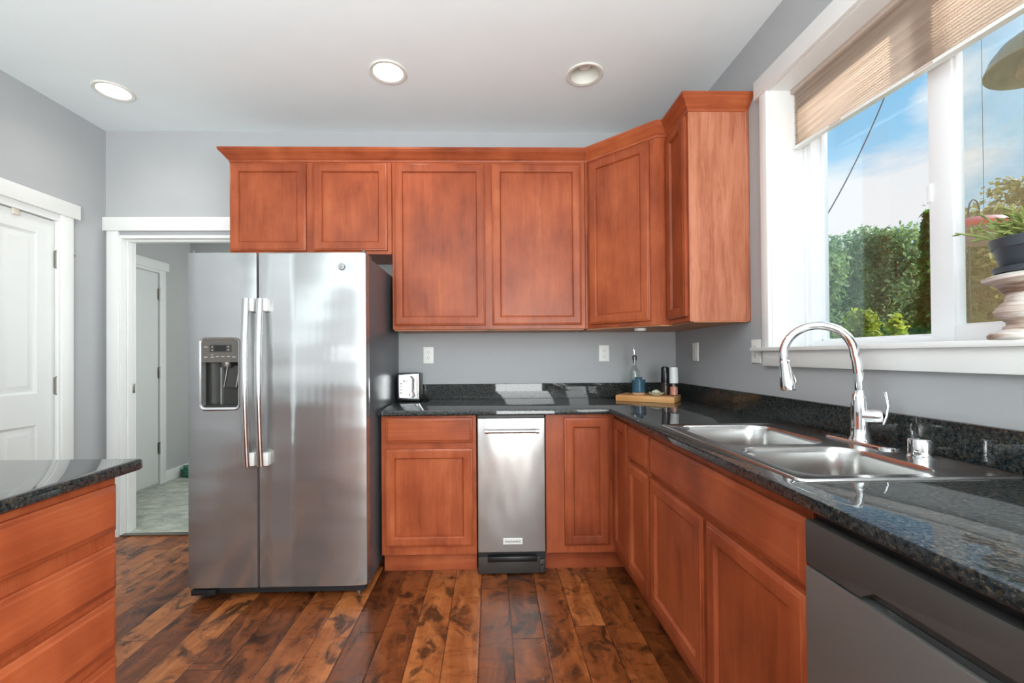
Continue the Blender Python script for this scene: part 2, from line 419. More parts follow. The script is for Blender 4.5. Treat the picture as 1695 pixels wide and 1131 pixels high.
def rrect(x0, x1, y0, y1, r, seg=5):
    pts = []
    for cx, cy, a0 in ((x1-r, y0+r, -PI/2), (x1-r, y1-r, 0), (x0+r, y1-r, PI/2), (x0+r, y0+r, PI)):
        for k in range(seg+1):
            a = a0+PI/2*k/seg; pts.append((cx+r*math.cos(a), cy+r*math.sin(a)))
    return pts
def fill_holes(bm, loops, z):
    """flat face at height z bounded by the first loop with the others as holes; returns vert loops"""
    out = []; edges = []
    for lp in loops:
        vs = [bm.verts.new((x, y, z)) for x, y in lp]
        for i in range(len(vs)): edges.append(bm.edges.new((vs[i], vs[(i+1) % len(vs)])))
        out.append(vs)
    bmesh.ops.triangle_fill(bm, use_beauty=True, use_dissolve=False, edges=edges)
    return out
def skirt(bm, vs, rings):
    """extend from existing vert loop through rings of points"""
    a = vs; n = len(vs)
    for r in rings:
        b = [bm.verts.new(p) for p in r]
        for i in range(n):
            j = (i+1) % n; bm.faces.new((a[i], a[j], b[j], b[i]))
        a = b
    return a
def text_bm(bm, s, O, U, V, N, size, thick=.0006):
    cu = bpy.data.curves.new('lettering', 'FONT'); cu.body = s; cu.size = 1; cu.align_x = 'CENTER'; cu.align_y = 'CENTER'
    o = bpy.data.objects.new('lettering', cu); COL.objects.link(o)
    me = bpy.data.meshes.new_from_object(o.evaluated_get(bpy.context.evaluated_depsgraph_get()))
    bpy.data.objects.remove(o); bpy.data.curves.remove(cu)
    t = bmesh.new(); t.from_mesh(me); bpy.data.meshes.remove(me)
    U, V, N, O = Vector(U), Vector(V), Vector(N), Vector(O)
    for v in t.verts: v.co = O+U*v.co.x*size+V*v.co.y*size+N*thick
    merge(bm, t)

def mesh_obj(name, bm, mat, parent=None, loc=None, smooth=35, recalc=True):
    if loc is None: loc = (0, 0, 0)
    if recalc: bmesh.ops.recalc_face_normals(bm, faces=bm.faces)
    bmesh.ops.translate(bm, vec=-Vector(loc), verts=bm.verts)
    me = bpy.data.meshes.new(name); bm.to_mesh(me); bm.free()
    me.materials.append(MATS[mat])
    if smooth:
        me.polygons.foreach_set('use_smooth', [True]*len(me.polygons))
        me.set_sharp_from_angle(angle=math.radians(smooth))
    o = bpy.data.objects.new(name, me); COL.objects.link(o)
    if parent is not None: o.parent = parent
    else: o.location = loc
    return o
class Thing:
    """an Empty at the thing's base; parts are given in world coordinates"""
    def __init__(s, name, label, cat, loc, group=None):
        o = bpy.data.objects.new(name, None); COL.objects.link(o); o.location = loc; o.empty_display_size = .05
        o['label'] = label; o['category'] = cat
        if group: o['group'] = group
        s.o = o; s.loc = Vector(loc)
    def part(s, name, bm, mat, under=None, label=None, smooth=35):
        o = mesh_obj(name, bm, mat, under or s.o, s.loc, smooth)
        if label: o['label'] = label
        return o
def single(name, bm, mat, label, cat, loc=(0, 0, 0), group=None, smooth=35):
    o = mesh_obj(name, bm, mat, None, loc, smooth); o['label'] = label; o['category'] = cat
    if group: o['group'] = group
    return o
def struct(name, bm, mat, parent=None, smooth=35, label=None):
    o = mesh_obj(name, bm, mat, parent, None, smooth)
    if parent is None: o['kind'] = 'structure'
    if label: o['label'] = label
    return o
def copy_thing(src, loc, label):
    r = src.copy(); COL.objects.link(r); r.location = loc; r['label'] = label
    for ch in list(src.children):
        c = ch.copy(); COL.objects.link(c); c.parent = r
        for g in list(ch.children):
            d = g.copy(); COL.objects.link(d); d.parent = c
    return r
def cut(o, cutter_bm):
    me = bpy.data.meshes.new('cutter'); bmesh.ops.recalc_face_normals(cutter_bm, faces=cutter_bm.faces)
    cutter_bm.to_mesh(me); cutter_bm.free()
    c = bpy.data.objects.new('cutter', me); COL.objects.link(c)
    par = o.parent
    if par is not None: c.location = par.location
    # the cutter is given in the object's own space
    m = o.modifiers.new('cut', 'BOOLEAN'); m.object = c; m.operation = 'DIFFERENCE'; m.solver = 'EXACT'
    bpy.context.view_layer.update()
    dg = bpy.context.evaluated_depsgraph_get()
    new = bpy.data.meshes.new_from_object(o.evaluated_get(dg))
    o.modifiers.remove(m); old = o.data; o.data = new; new.name = old.name; bpy.data.meshes.remove(old)
    bpy.data.objects.remove(c); bpy.data.meshes.remove(me)
    new.polygons.foreach_set('use_smooth', [True]*len(new.polygons)); new.set_sharp_from_angle(angle=math.radians(35))
def shifted(bm, loc):
    bmesh.ops.translate(bm, vec=-Vector(loc), verts=bm.verts); return bm

X_, Y_, Z_ = Vector((1, 0, 0)), Vector((0, 1, 0)), Vector((0, 0, 1))
# ================================================================== THE ROOM
def room():
    b = BM(); box(b, -L-.3, R+.2, YB-.2, D+.02, -.06, 0); struct('floor', b, 'hardwood')
    b = BM(); box(b, -3.4, -.8, D+.02, 4.9, -.06, .004); struct('floor_hall', b, 'carpet')
    b = BM(); box(b, -2.53, -1.6, D-.005, D+.035, 0, .010, .003); struct('trim_threshold', b, 'hinge_metal', label='thin metal threshold strip between wood floor and carpet')
    # ceiling with three round holes for the recessed cans
    b = BM(); box(b, -3.4, R+.2, YB-.2, 4.9, C, C+.14); ce = struct('ceiling', b, 'ceiling_paint')
    k = BM()
    for x, y in LIGHTS: lathe(k, [(.088, C-.05), (.088, C+.11)], (x, y, 0), 40)
    cut(ce, k)
    # back wall with the cased opening
    b = BM()
    box(b, -L-.6, -2.54, D, D+.12, 0, C); box(b, -2.54, -1.60, D, D+.12, 2.05, C); box(b, -1.60, R+.2, D, D+.12, 0, C)
    struct('wall_back', b, 'wall_paint')
    # left wall with a recess that holds the closet door
    b = BM()
    box(b, -L-.2, -2.685, YB, D, 0, C)
    box(b, -2.685, -L, 2.70, D, 0, C); box(b, -2.685, -L, YB, 1.97, 0, C); box(b, -2.685, -L, 1.97, 2.70, 2.05, C)
    struct('wall_left', b, 'wall_paint')
    # right wall with the window opening
    b = BM(); y0, y1, z0, z1 = .745, 1.984, 1.222, 2.437
    X0, X1 = R, R+.17
    box(b, X0, X1, y1, D, 0, C); box(b, X0, X1, YB, y0, 0, C); box(b, X0, X1, y0, y1, 0, z0); box(b, X0, X1, y0, y1, z1, C)
    struct('wall_right', b, 'wall_paint')
    b = BM(); box(b, -L-.2, R+.2, YB-.12, YB, 0, C); struct('wall_front', b, 'wall_paint')
    # the hall
    b = BM(); box(b, -3.30, -3.184, D+.12, 4.8, 0, C); struct('wall_hall_left', b, 'hall_paint')
    b = BM(); box(b, -3.30, -.8, 4.684, 4.8, 0, C); struct('wall_hall_back', b, 'hall_paint')
    b = BM(); box(b, -.92, -.8, D+.12, 4.684, 0, C); struct('wall_hall_right', b, 'hall_paint')
    b = BM(); box(b, -3.184, -3.168, 4.318, 4.684, 0, .11, .003); box(b, -3.168, -.92, 4.668, 4.684, 0, .11, .003)
    struct('baseboard_hall', b, 'trim_white')
    b = BM(); box(b, -L, -L+.014, 2.776, D, 0, .09, .003); box(b, -L+.014, -2.604, D-.014, D, 0, .09, .003); struct('baseboard_left', b, 'trim_white')

def casing_opening():
    b = BM()
    box(b, -2.603, -2.526, D-.018, D, 0, 2.076, .002)
    box(b, -1.614, -1.536, D-.018, D, 0, 2.076, .002)
    o = struct('trim_1', b, 'trim_white', label='white flat casing boards of the hall opening')
    b = BM(); box(b, -2.643, -1.50, D-.026, D, 2.076, 2.169, .002); struct('header', b, 'trim_white', o)
    b = BM()     # jamb lining with its stop
    box(b, -2.54, -2.520, D-.004, D+.124, 0, 2.05); box(b, -1.62, -1.60, D-.004, D+.124, 0, 2.05); box(b, -2.52, -1.62, D-.004, D+.124, 2.03, 2.05)
    box(b, -2.520, -2.508, D+.045, D+.08, 0, 2.03); box(b, -2.508, -1.62, D+.045, D+.08, 2.018, 2.03)
    struct('jamb', b, 'trim_white', o)
    b = BM(); box(b, -2.521, -2.517, D+.086, D+.114, .965, 1.03, .001); box(b, -2.518, -2.515, D+.093, D+.107, .985, 1.01); struct('strike_plate', b, 'hinge_metal', o, label='small metal strike plate')

def hinge(parent, x, y, z, stop=False):
    b = BM(); lathe(b, [(.0075, z-.052), (.0075, z+.052)], (x, y, 0), 12)
    for k in (-.052, .052): lathe(b, [(.0095, z+k-.004), (.0095, z+k+.004)], (x, y, 0), 12)
    box(b, x-.012, x-.003, y-.016, y+.012, z-.05, z+.05)
    h = struct('hinge', b, 'hinge_metal', parent)
    if stop:
        b = BM(); tube(b, [(x, y, z+.045), (x+.02, y+.035, z+.05), (x+.025, y+.075, z+.042)], .004, 8); lathe(b, [(.004, -.006), (.008, -.004), (.008, .006)], (x+.025, y+.079, z+.041), 10, 'y')
        struct('doorstop', b, 'hinge_metal', h)

def closet_door():
    y0, y1, xf = 1.982, 2.692, -2.640
    b = BM(); box(b, xf-.034, xf-.010, y0, y1, .012, 2.042)
    fr = lambda a0, a1, c0, c1: box(b, xf-.012, xf, a0, a1, c0, c1, .0012, 1)
    cols = [(y0+.103, y0+.303), (y1-.303, y1-.103)]; rows = [(.20, .825), (1.008, 1.945)]
    fr(y0, cols[0][0], .012, 2.042); fr(cols[0][1], cols[1][0], .012, 2.042); fr(cols[1][1], y1, .012, 2.042)
    for a0, a1 in cols:
        for c0, c1 in ((.012, rows[0][0]), (rows[0][1], rows[1][0]), (rows[1][1], 2.042)): fr(a0, a1, c0, c1)
        for c0, c1 in rows:
            panel(b, (xf-.012, a0, c0), Y_, Z_, X_, a1-a0, c1-c0, [(0, -.002), (0, .012), (.014, .002), (.020, .0015), (.046, .009), (.05, .009)])
    d = struct('door_1', b, 'door_white', label='white panelled closet door on the left wall')
    for z in (1.813, 1.047, .28): hinge(d, -2.632, 2.701, z, z > 1.5)
    b = BM(); box(b, xf, xf+.012, 2.452, 2.486, 2.012, 2.062, .003); struct('latch', b, 'latch_beige', d, label='small beige latch tab on the top edge')
    b = BM()
    for s0, s1 in ((2.703, 2.775), (1.90, 1.972)): box(b, -L, -L+.019, s0, s1, 0, 2.088, .002)
    o = struct('trim_2', b, 'trim_white', label='white flat casing boards around the closet door')
    b = BM(); box(b, -L, -L+.026, 1.86, 2.815, 2.086, 2.176, .002); struct('header', b, 'trim_white', o)
    b = BM(); box(b, -2.685, -L+.006, 2.694, 2.704, 0, 2.046); box(b, -2.685, -L+.006, 1.97, 1.98, 0, 2.046); box(b, -2.685, -L+.006, 1.97, 2.704, 2.046, 2.088); struct('jamb', b, 'trim_white', o)

def hall_door():
    xw = -3.184
    b = BM(); box(b, xw-.01, xw+.006, 3.46, 4.228, .022, 2.02, .002); d = struct('door_2', b, 'door_white', label='plain white door in the hall')
    for z in (1.824, 1.072, .352): hinge(d, xw+.012, 4.236, z)
    b = BM(); box(b, xw, xw+.018, 4.24, 4.316, 0, 2.055, .002); box(b, xw, xw+.018, 3.372, 3.448, 0, 2.055, .002); box(b, xw, xw+.018, 3.448, 4.24, 2.026, 2.055, .002)
    o = struct('trim_3', b, 'trim_white', label='white casing around the hall door')
    b = BM(); box(b, xw, xw+.026, 3.33, 4.349, 2.055, 2.138, .002); struct('header', b, 'trim_white', o)

def window():
    y0, y1, zs, zt = .763, 1.966, 1.238, 2.419
    b = BM()                                        # interior casing, head, stool, apron
    box(b, R-.02, R, y1+.006, 2.022, zs, zt+.004, .002); box(b, R-.02, R, y0-.056, y0-.006, zs, zt+.004, .002)
    o = struct('trim_4', b, 'trim_white', label='white flat casing boards of the kitchen window')
    b = BM(); box(b, R-.026, R, y0-.09, 2.057, zt+.003, 2.510, .002); struct('header', b, 'trim_white', o)
    b = BM(); box(b, R-.001, 1.446, y0-.006, y1+.006, 1.2215, zs); box(b, R-.036, R, y0-.125, 2.093, 1.221, zs+.0003, .003); struct('sill', b, 'trim_white', o)
    b = BM(); box(b, R-.02, R, y0-.05, 2.018, 1.152, 1.221, .002); struct('apron', b, 'trim_white', o)
    b = BM(); box(b, R-.003, 1.447, y1, y1+.018, zs, zt+.018); box(b, R-.003, 1.447, y0-.018, y0, zs, zt+.018); box(b, R-.003, 1.447, y0, y1, zt, zt+.018); struct('jamb', b, 'trim_white', o)
    # vinyl slider
    x0 = 1.440
    b = BM()
    for (a0, a1, c0, c1) in ((y1-.042, y1+.012, zs-.012, zt+.012), (y0-.012, y0+.042, zs-.012, zt+.012), (y0+.042, y1-.042, zs-.012, zs+.026), (y0+.042, y1-.042, zt-.03, zt+.012)):
        box(b, x0+.006, x0+.085, a0, a1, c0, c1, .003)
    box(b, x0, x0+.04, y1-.016, y1+.0115, zs, zt-.001, .003)      # stepped inner flange
    f = struct('window_1', b, 'vinyl_white', label='white vinyl sliding window over the sink')
    b = BM(); box(b, x0+.045, x0+.075, 1.362, 1.43, zs+.02, zt-.03, .003); box(b, x0+.05, x0+.072, 1.42, y1-.036, zs+.022, zs+.034, .002); box(b, x0+.05, x0+.072, y1-.05, y1-.036, zs+.022, zt-.03, .002)
    struct('fixed_frame', b, 'vinyl_white', f)
    b = BM(); box(b, x0+.058, x0+.062, 1.42, y1-.04, zs+.024, zt-.03); struct('pane', b, 'window_glass', f, label='clear pane of the far half')
    b = BM(); xs0, xs1 = x0+.004, x0+.040
    for (a0, a1, c0, c1) in ((1.325, 1.398, zs-.002, zt-.02), (y0+.036, y0+.10, zs-.002, zt-.02), (y0+.10, 1.325, zs-.002, zs+.052), (y0+.10, 1.325, zt-.07, zt-.02)):
        box(b, xs0, xs1, a0, a1, c0, c1, .003)
    for (a0, a1, c0, c1) in ((1.316, 1.328, zs+.05, zt-.06), (y0+.098, y0+.108, zs+.05, zt-.06), (y0+.1, 1.32, zs+.05, zs+.058)):
        box(b, xs0+.008, xs1-.006, a0, a1, c0, c1, .002)
    s = struct('sash', b, 'vinyl_white', f)
    b = BM(); box(b, xs0+.016, xs0+.020, y0+.10, 1.322, zs+.055, zt-.06); struct('pane', b, 'window_glass', s, label='pane of the sliding half')
    b = BM(); box(b, x0+.080, x0+.081, y0+.04, 1.365, zs+.02, zt-.03); struct('insect_screen', b, 'insect_screen', f, label='fine brownish insect screen')
    b = BM(); box(b, xs0-.006, xs0+.004, 1.385, 1.40, 1.70, 1.76, .002); lathe(b, [(.006, 0), (.006, .012)], (xs0-.004, 1.401, 1.70), 10, 'y'); struct('sash_lock', b, 'vinyl_white', f)

def shade():
    x = 1.406; ya, yb = .778, 1.961
    zb = lambda y: 2.144-.046*(1.962-y)
    T = Thing('cellular_shade', 'beige pleated cellular shade raised halfway in the window above the sink', 'window shade', (x, 1.36, 2.14))
    b = BM(); n = 25; prof = []
    for i in range(n*2+1): prof.append((x-.006 if i % 2 else x+.006, i/(n*2)))
    ys = [ya, (ya+yb)/2, yb]
    rings = []
    for y in ys:
        z0, z1 = zb(y)+.013, 2.398
        rings.append([(px, y, z0+(z1-z0)*q) for px, q in prof])
    loft(b, rings, False, False, False)
    T.part('fabric', b, 'shade_fabric', smooth=10)
    b = BM(); box(b, x-.022, x+.022, ya, yb, 2.397, 2.4185, .003); T.part('headrail', b, 'whitewash_rail')
    b = BM()
    loft(b, [[(x-.013, y, zb(y)), (x+.013, y, zb(y)), (x+.013, y, zb(y)+.012), (x+.008, y, zb(y)+.015), (x-.008, y, zb(y)+.015), (x-.013, y, zb(y)+.012)] for y in (ya, yb)])
    br = T.part('bottom_rail', b, 'plastic_white')
    for y in (1.72, 1.36, 1.0):
        b = BM()
        loft(b, [[(x-.0128, yy, zb(yy)+.003), (x-.0136, yy, zb(yy)+.003), (x-.0136, yy, zb(yy)+.010), (x-.0128, yy, zb(yy)+.010)] for yy in (y-.03, y+.03)])
        T.part('label_sticker', b, 'sticker', br)
    b = BM(); tube(b, [(1.385, 1.963, 1.56), (1.375, 1.9635, 1.50), (1.372, 1.9635, 1.36), (1.372, 1.9635, 1.315)], .0016, 6); lathe(b, [(.004, 1.30), (.006, 1.305), (.004, 1.32)], (1.372, 1.9595, 0), 10)
    T.part('lift_cord', b, 'plastic_white')

# ================================================================== CABINETS
DOOR = [(0, 0), (0, .0125), (.003, .015), (.008, .0158), (.012, .019), (.047, .019), (.050, .0172), (.054, .0095), (.0555, .0055), (.0585, .0055), (.060, .0075)]
SLAB = [(0, 0), (0, .010), (.005, .0125), (.010, .0135), (.016, .019)]
def door(T, O, U, N, w, h, kind='door', mat='cherry_v', label=None, loops=DOOR, under=None):
    b = BM(); panel(b, O, U, Z_, N, w, h, loops); return T.part(kind, b, mat, under, label)
def crown(b, path):
    prof = [(0, 2.418), (.004, 2.418), (.006, 2.430), (.014, 2.436), (.020, 2.444), (.034, 2.462), (.044, 2.470), (.046, 2.476), (.050, 2.480), (.050, 2.492), (0, 2.492)]
    n = len(path); offs = []
    for i in range(n):
        ns = []
        for a, c in ((i-1, i), (i, i+1)):
            if 0 <= a and c < n:
                d = Vector(path[c])-Vector(path[a]); d.normalize(); ns.append(Vector((d.y, -d.x)))
        if len(ns) == 1: o = ns[0]
        else: s = ns[0]+ns[1]; o = s/(s.dot(ns[0]))
        offs.append(o)
    loft(b, [[(p[0]+o.x*q, p[1]+o.y*q, z) for q, z in prof] for p, o in zip(path, offs)])
YU = D-.305                                   # face of the wall cabinets
def carcass_x(b, x0, x1, yf, yb, z0, z1, ds):
    """box with a face frame whose rails sit flush; ds = list of opening spans left as shallow recess (hidden by doors)"""
    box(b, x0, x1, yf, yb, z0, z1, .0015, 1)
def wall_cabinets():
    T = Thing('over_fridge_cabinet', 'short cherry wall cabinet with two doors above the refrigerator', 'cabinet', (-1.108, D-.15, 1.845))
    b = BM(); box(b, -1.605, -.611, YU, D-.001, 1.845, 2.42, .0015, 1); T.part('body', b, 'cherry_v')
    door(T, (-1.598, YU, 1.866), X_, -Y_, .463, .541); door(T, (-1.089, YU, 1.866), X_, -Y_, .452, .541)
    b = BM(); crown(b, [(-1.605, D-.002), (-1.605, YU), (-.6085, YU)]); T.part('crown_moulding', b, 'cherry_h')
    T = Thing('wall_cabinet', 'tall two-door cherry wall cabinet between the refrigerator and the corner', 'cabinet', (0, D-.15, 1.368))
    b = BM(); box(b, -.6075, .5965, YU, D-.001, 1.375, 2.42, .0015, 1); T.part('body', b, 'cherry_v')
    b = BM(); box(b, -.60, .59, YU+.018, D-.002, 1.368, 1.3755); T.part('bottom_panel', b, 'underside', label='pale bottom panel')
    door(T, (-.594, YU, 1.400), X_, -Y_, .563, 1.007); door(T, (.013, YU, 1.400), X_, -Y_, .556, 1.007)
    for x in (-.012, .006):
        b = BM(); box(b, x, x+.008, YU-.004, YU+.012, 1.362, 1.371); T.part('bumper', b, 'slot_dark')
    b = BM(); crown(b, [(-.6085, YU), (.5955, YU)]); T.part('crown_moulding', b, 'cherry_h')
    # diagonal corner unit
    A, B_ = Vector((.609, YU)), Vector((.930, YU-.321)); yj = B_.y
    T = Thing('corner_wall_cabinet', 'angled cherry wall cabinet with one door across the room corner', 'cabinet', (1.0, 2.7, 1.368))
    poly = [(.5985, D-.001), (.5985, YU), (A.x, A.y), (B_.x, B_.y), (.9895, yj), (R-.001, yj), (R-.001, D-.001)]
    b = BM(); prism(b, poly, 'z', 1.375, 2.42); T.part('body', b, 'cherry_v')
    b = BM(); prism(b, [(.61, D-.002), (.61, YU+.02), (.625, YU+.005), (.945, yj+.012), (R-.002, yj+.012), (R-.002, D-.002)], 'z', 1.368, 1.3755); T.part('bottom_panel', b, 'underside', label='pale bottom panel')
    U = (B_-A).normalized(); U3 = Vector((U.x, U.y, 0)); N3 = Vector((U.y, -U.x, 0))
    O = Vector((A.x, A.y, 1.400))+U3*.020
    door(T, O, U3, N3, .394, 1.007)
    b = BM(); crown(b, [(.5975, YU), (A.x, A.y), (B_.x, B_.y), (.9885, yj)]); T.part('crown_moulding', b, 'cherry_h')
    # narrow unit on the window wall
    y0, y1 = 2.139, yj-.001; xf = R-.305
    T = Thing('narrow_wall_cabinet', 'narrow cherry wall cabinet beside the window with a wide pale-grained side', 'cabinet', (1.14, 2.26, 1.368))
    b = BM(); box(b, xf, R-.001, y0+.004, y1, 1.375, 2.42, .001, 1); T.part('body', b, 'cherry_v')
    b = BM(); box(b, xf, R-.001, y0, y0+.0045, 1.372, 2.42, .0008, 1); box(b, R-.022, R-.001, y0-.004, y0, 1.372, 2.42, .001, 1); T.part('side_panel', b, 'cherry_veneer_lit', label='wood-grain side panel, tinted pale pink as lit by the window')
    b = BM(); box(b, xf+.02, R-.002, y0+.005, y1, 1.368, 1.3755); T.part('bottom_panel', b, 'underside', label='pale bottom panel')
    door(T, (xf, y1-.012, 1.400), -Y_, -X_, .223, 1.007)
    b = BM(); crown(b, [(.9895, yj), (.9895, y0), (R-.002, y0)]); T.part('crown_moulding', b, 'cherry_h')

FY, FX = D-.61, R-.61                         # faces of the base cabinets
ZB, ZC = .115, .8835
def base_cabinets():
    T = Thing('drawer_base_cabinet', 'cherry base cabinet with one drawer and one door beside the refrigerator', 'cabinet', (-.343, D-.3, 0))
    b = BM(); box(b, -.606, -.084, FY, D-.002, ZB, ZC, .0015, 1); T.part('body', b, 'cherry_v')
    door(T, (-.581, FY, .733), X_, -Y_, .477, .135, 'drawer', 'cherry_h', None, SLAB)
    door(T, (-.582, FY, .166), X_, -Y_, .477, .534)
    b = BM(); box(b, -.606, -.086, FY+.062, FY+.08, 0, ZB+.004, .001, 1); T.part('toe_kick', b, 'cherry_h')
    # corner unit, doors on both faces
    T = Thing('corner_base_cabinet', 'corner base cabinet with a door on each face meeting at the inner corner', 'cabinet', (.9, 2.6, 0))
    poly = [(.301, FY), (FX, FY), (FX, 2.141), (R-.002, 2.141), (R-.002, D-.002), (.301, D-.002)]
    b = BM(); prism(b, poly, 'z', ZB, ZC); T.part('body', b, 'cherry_v')
    door(T, (.402, FY, .159), X_, -Y_, .249, .703); door(T, (FX, 2.392, .159), -Y_, -X_, .245, .703)
    b = BM(); prism(b, [(.301, FY+.062), (FX+.066, FY+.062), (FX+.066, 2.141), (FX+.084, 2.141), (FX+.084, FY+.08), (.301, FY+.08)], 'z', 0, ZB+.004); T.part('toe_kick', b, 'cherry_h')
    def kick(T, y0, y1):
        b = BM(); box(b, FX+.066, FX+.084, y0, y1, 0, ZB+.004, .001, 1); T.part('toe_kick', b, 'cherry_h')
    T = Thing('narrow_base_cabinet', 'narrow cherry base cabinet with a small drawer between corner and sink cabinet', 'cabinet', (R-.3, 1.99, 0))
    b = BM(); box(b, FX, R-.002, 1.850, 2.140, ZB, ZC, .0015, 1); T.part('body', b, 'cherry_v')
    door(T, (FX, 2.134, .705), -Y_, -X_, .274, .152, 'drawer', 'cherry_h', None, SLAB); door(T, (FX, 2.134, .159), -Y_, -X_, .274, .526)
    kick(T, 1.850, 2.140)
    T = Thing('sink_base_cabinet', 'cherry sink cabinet with a long blank front over two doors', 'cabinet', (R-.3, 1.38, 0))
    b = BM(); box(b, FX, FX+.02, .9175, 1.849, ZB, ZC, .0015, 1); box(b, FX+.02, R-.002, .9175, .9355, ZB, ZC); box(b, FX+.02, R-.002, 1.831, 1.849, ZB, ZC); box(b, FX+.02, R-.002, .9355, 1.831, ZB, ZB+.018); T.part('body', b, 'cherry_v')
    door(T, (FX, 1.839, .704), -Y_, -X_, .916, .150, 'false_front', 'cherry_h', None, SLAB)
    door(T, (FX, 1.836, .159), -Y_, -X_, .459, .527); door(T, (FX, 1.355, .159), -Y_, -X_, .433, .527)
    kick(T, .9175, 1.849)

def counter():
    T = Thing('countertop', 'dark speckled granite worktop running round the corner to the sink', 'countertop', (.9, 2.0, .884))
    ye = .30
    yf, xf = D-.645, R-.645
    out = lambda i: [(-.612+i, yf+i), (xf+i, yf+i), (xf+i, ye+i), (R-.001, ye+i), (R-.001, D-.001), (-.612+i, D-.001)]
    hole = rrect(.722, 1.228, 1.000, 1.783, .03)
    b = BM()
    lo = fill_holes(b, [out(.005), hole], CT)
    a = skirt(b, lo[0], [[(x, y, CT-.0015) for x, y in out(.0015)], [(x, y, CT-.005) for x, y in out(0)], [(x, y, CT-.025) for x, y in out(0)], [(x, y, CT-.030) for x, y in out(.004)]])
    h = skirt(b, lo[1], [[(x, y, CT-.030) for x, y in hole]])
    ed = [b.edges.get((v[i], v[(i+1) % len(v)])) for v in (a, h) for i in range(len(v))]
    bmesh.ops.triangle_fill(b, use_beauty=True, use_dissolve=False, edges=ed)
    T.part('slab', b, 'granite')
    b = BM(); box(b, -.612, R-.021, D-.021, D-.001, CT, 1.016, .0015, 1); box(b, R-.021, R-.001, ye, D-.001, CT, 1.016, .0015, 1); T.part('backsplash', b, 'granite')

def sink():
    T = Thing('kitchen_sink', 'stainless double-bowl sink set into the granite worktop', 'sink', (.975, 1.39, CT))
    z = CT+.0055; ob = (.703, 1.246, .982, 1.801)
    b = BM()
    oo = lambda i: rrect(ob[0]+i, ob[1]-i, ob[2]+i, ob[3]-i, .022-min(i, .012))
    B1, B2 = (.745, 1.105, 1.378, 1.762), (.745, 1.105, 1.020, 1.338)
    hl = [rrect(*B1, .075, 8), rrect(*B2, .075, 8)]
    lo = fill_holes(b, [oo(.012)]+hl, z-.002)
    skirt(b, lo[0], [[(x, y, z) for x, y in oo(.007)], [(x, y, z-.001) for x, y in oo(.002)], [(x, y, CT+.0005) for x, y in oo(0)]])
    T.part('rim', b, 'steel_sink')
    for bb in (B1, B2):
        b = BM(); rr = lambda i, zz, r: [(x, y, zz) for x, y in rrect(bb[0]+i, bb[1]-i, bb[2]+i, bb[3]-i, r, 8)]
        loft(b, [rr(-.004, z-.0018, .078), rr(0, z-.002, .075), rr(.003, z-.006, .073), rr(.006, z-.02, .07), rr(.012, z-.10, .068), rr(.018, z-.165, .064), rr(.030, z-.185, .055), rr(.055, z-.192, .045)], False, True)
        bo = T.part('bowl', b, 'steel_sink')
        cx, cy = (bb[0]+bb[1])/2, (bb[2]+bb[3])/2
        b = BM(); lathe(b, [(.055, z-.1918), (.055, z-.188), (.042, z-.187), (.036, z-.1905), (.0, z-.1905)], (cx, cy, 0), 28, cap=False); T.part('drain', b, 'drain_steel', bo)

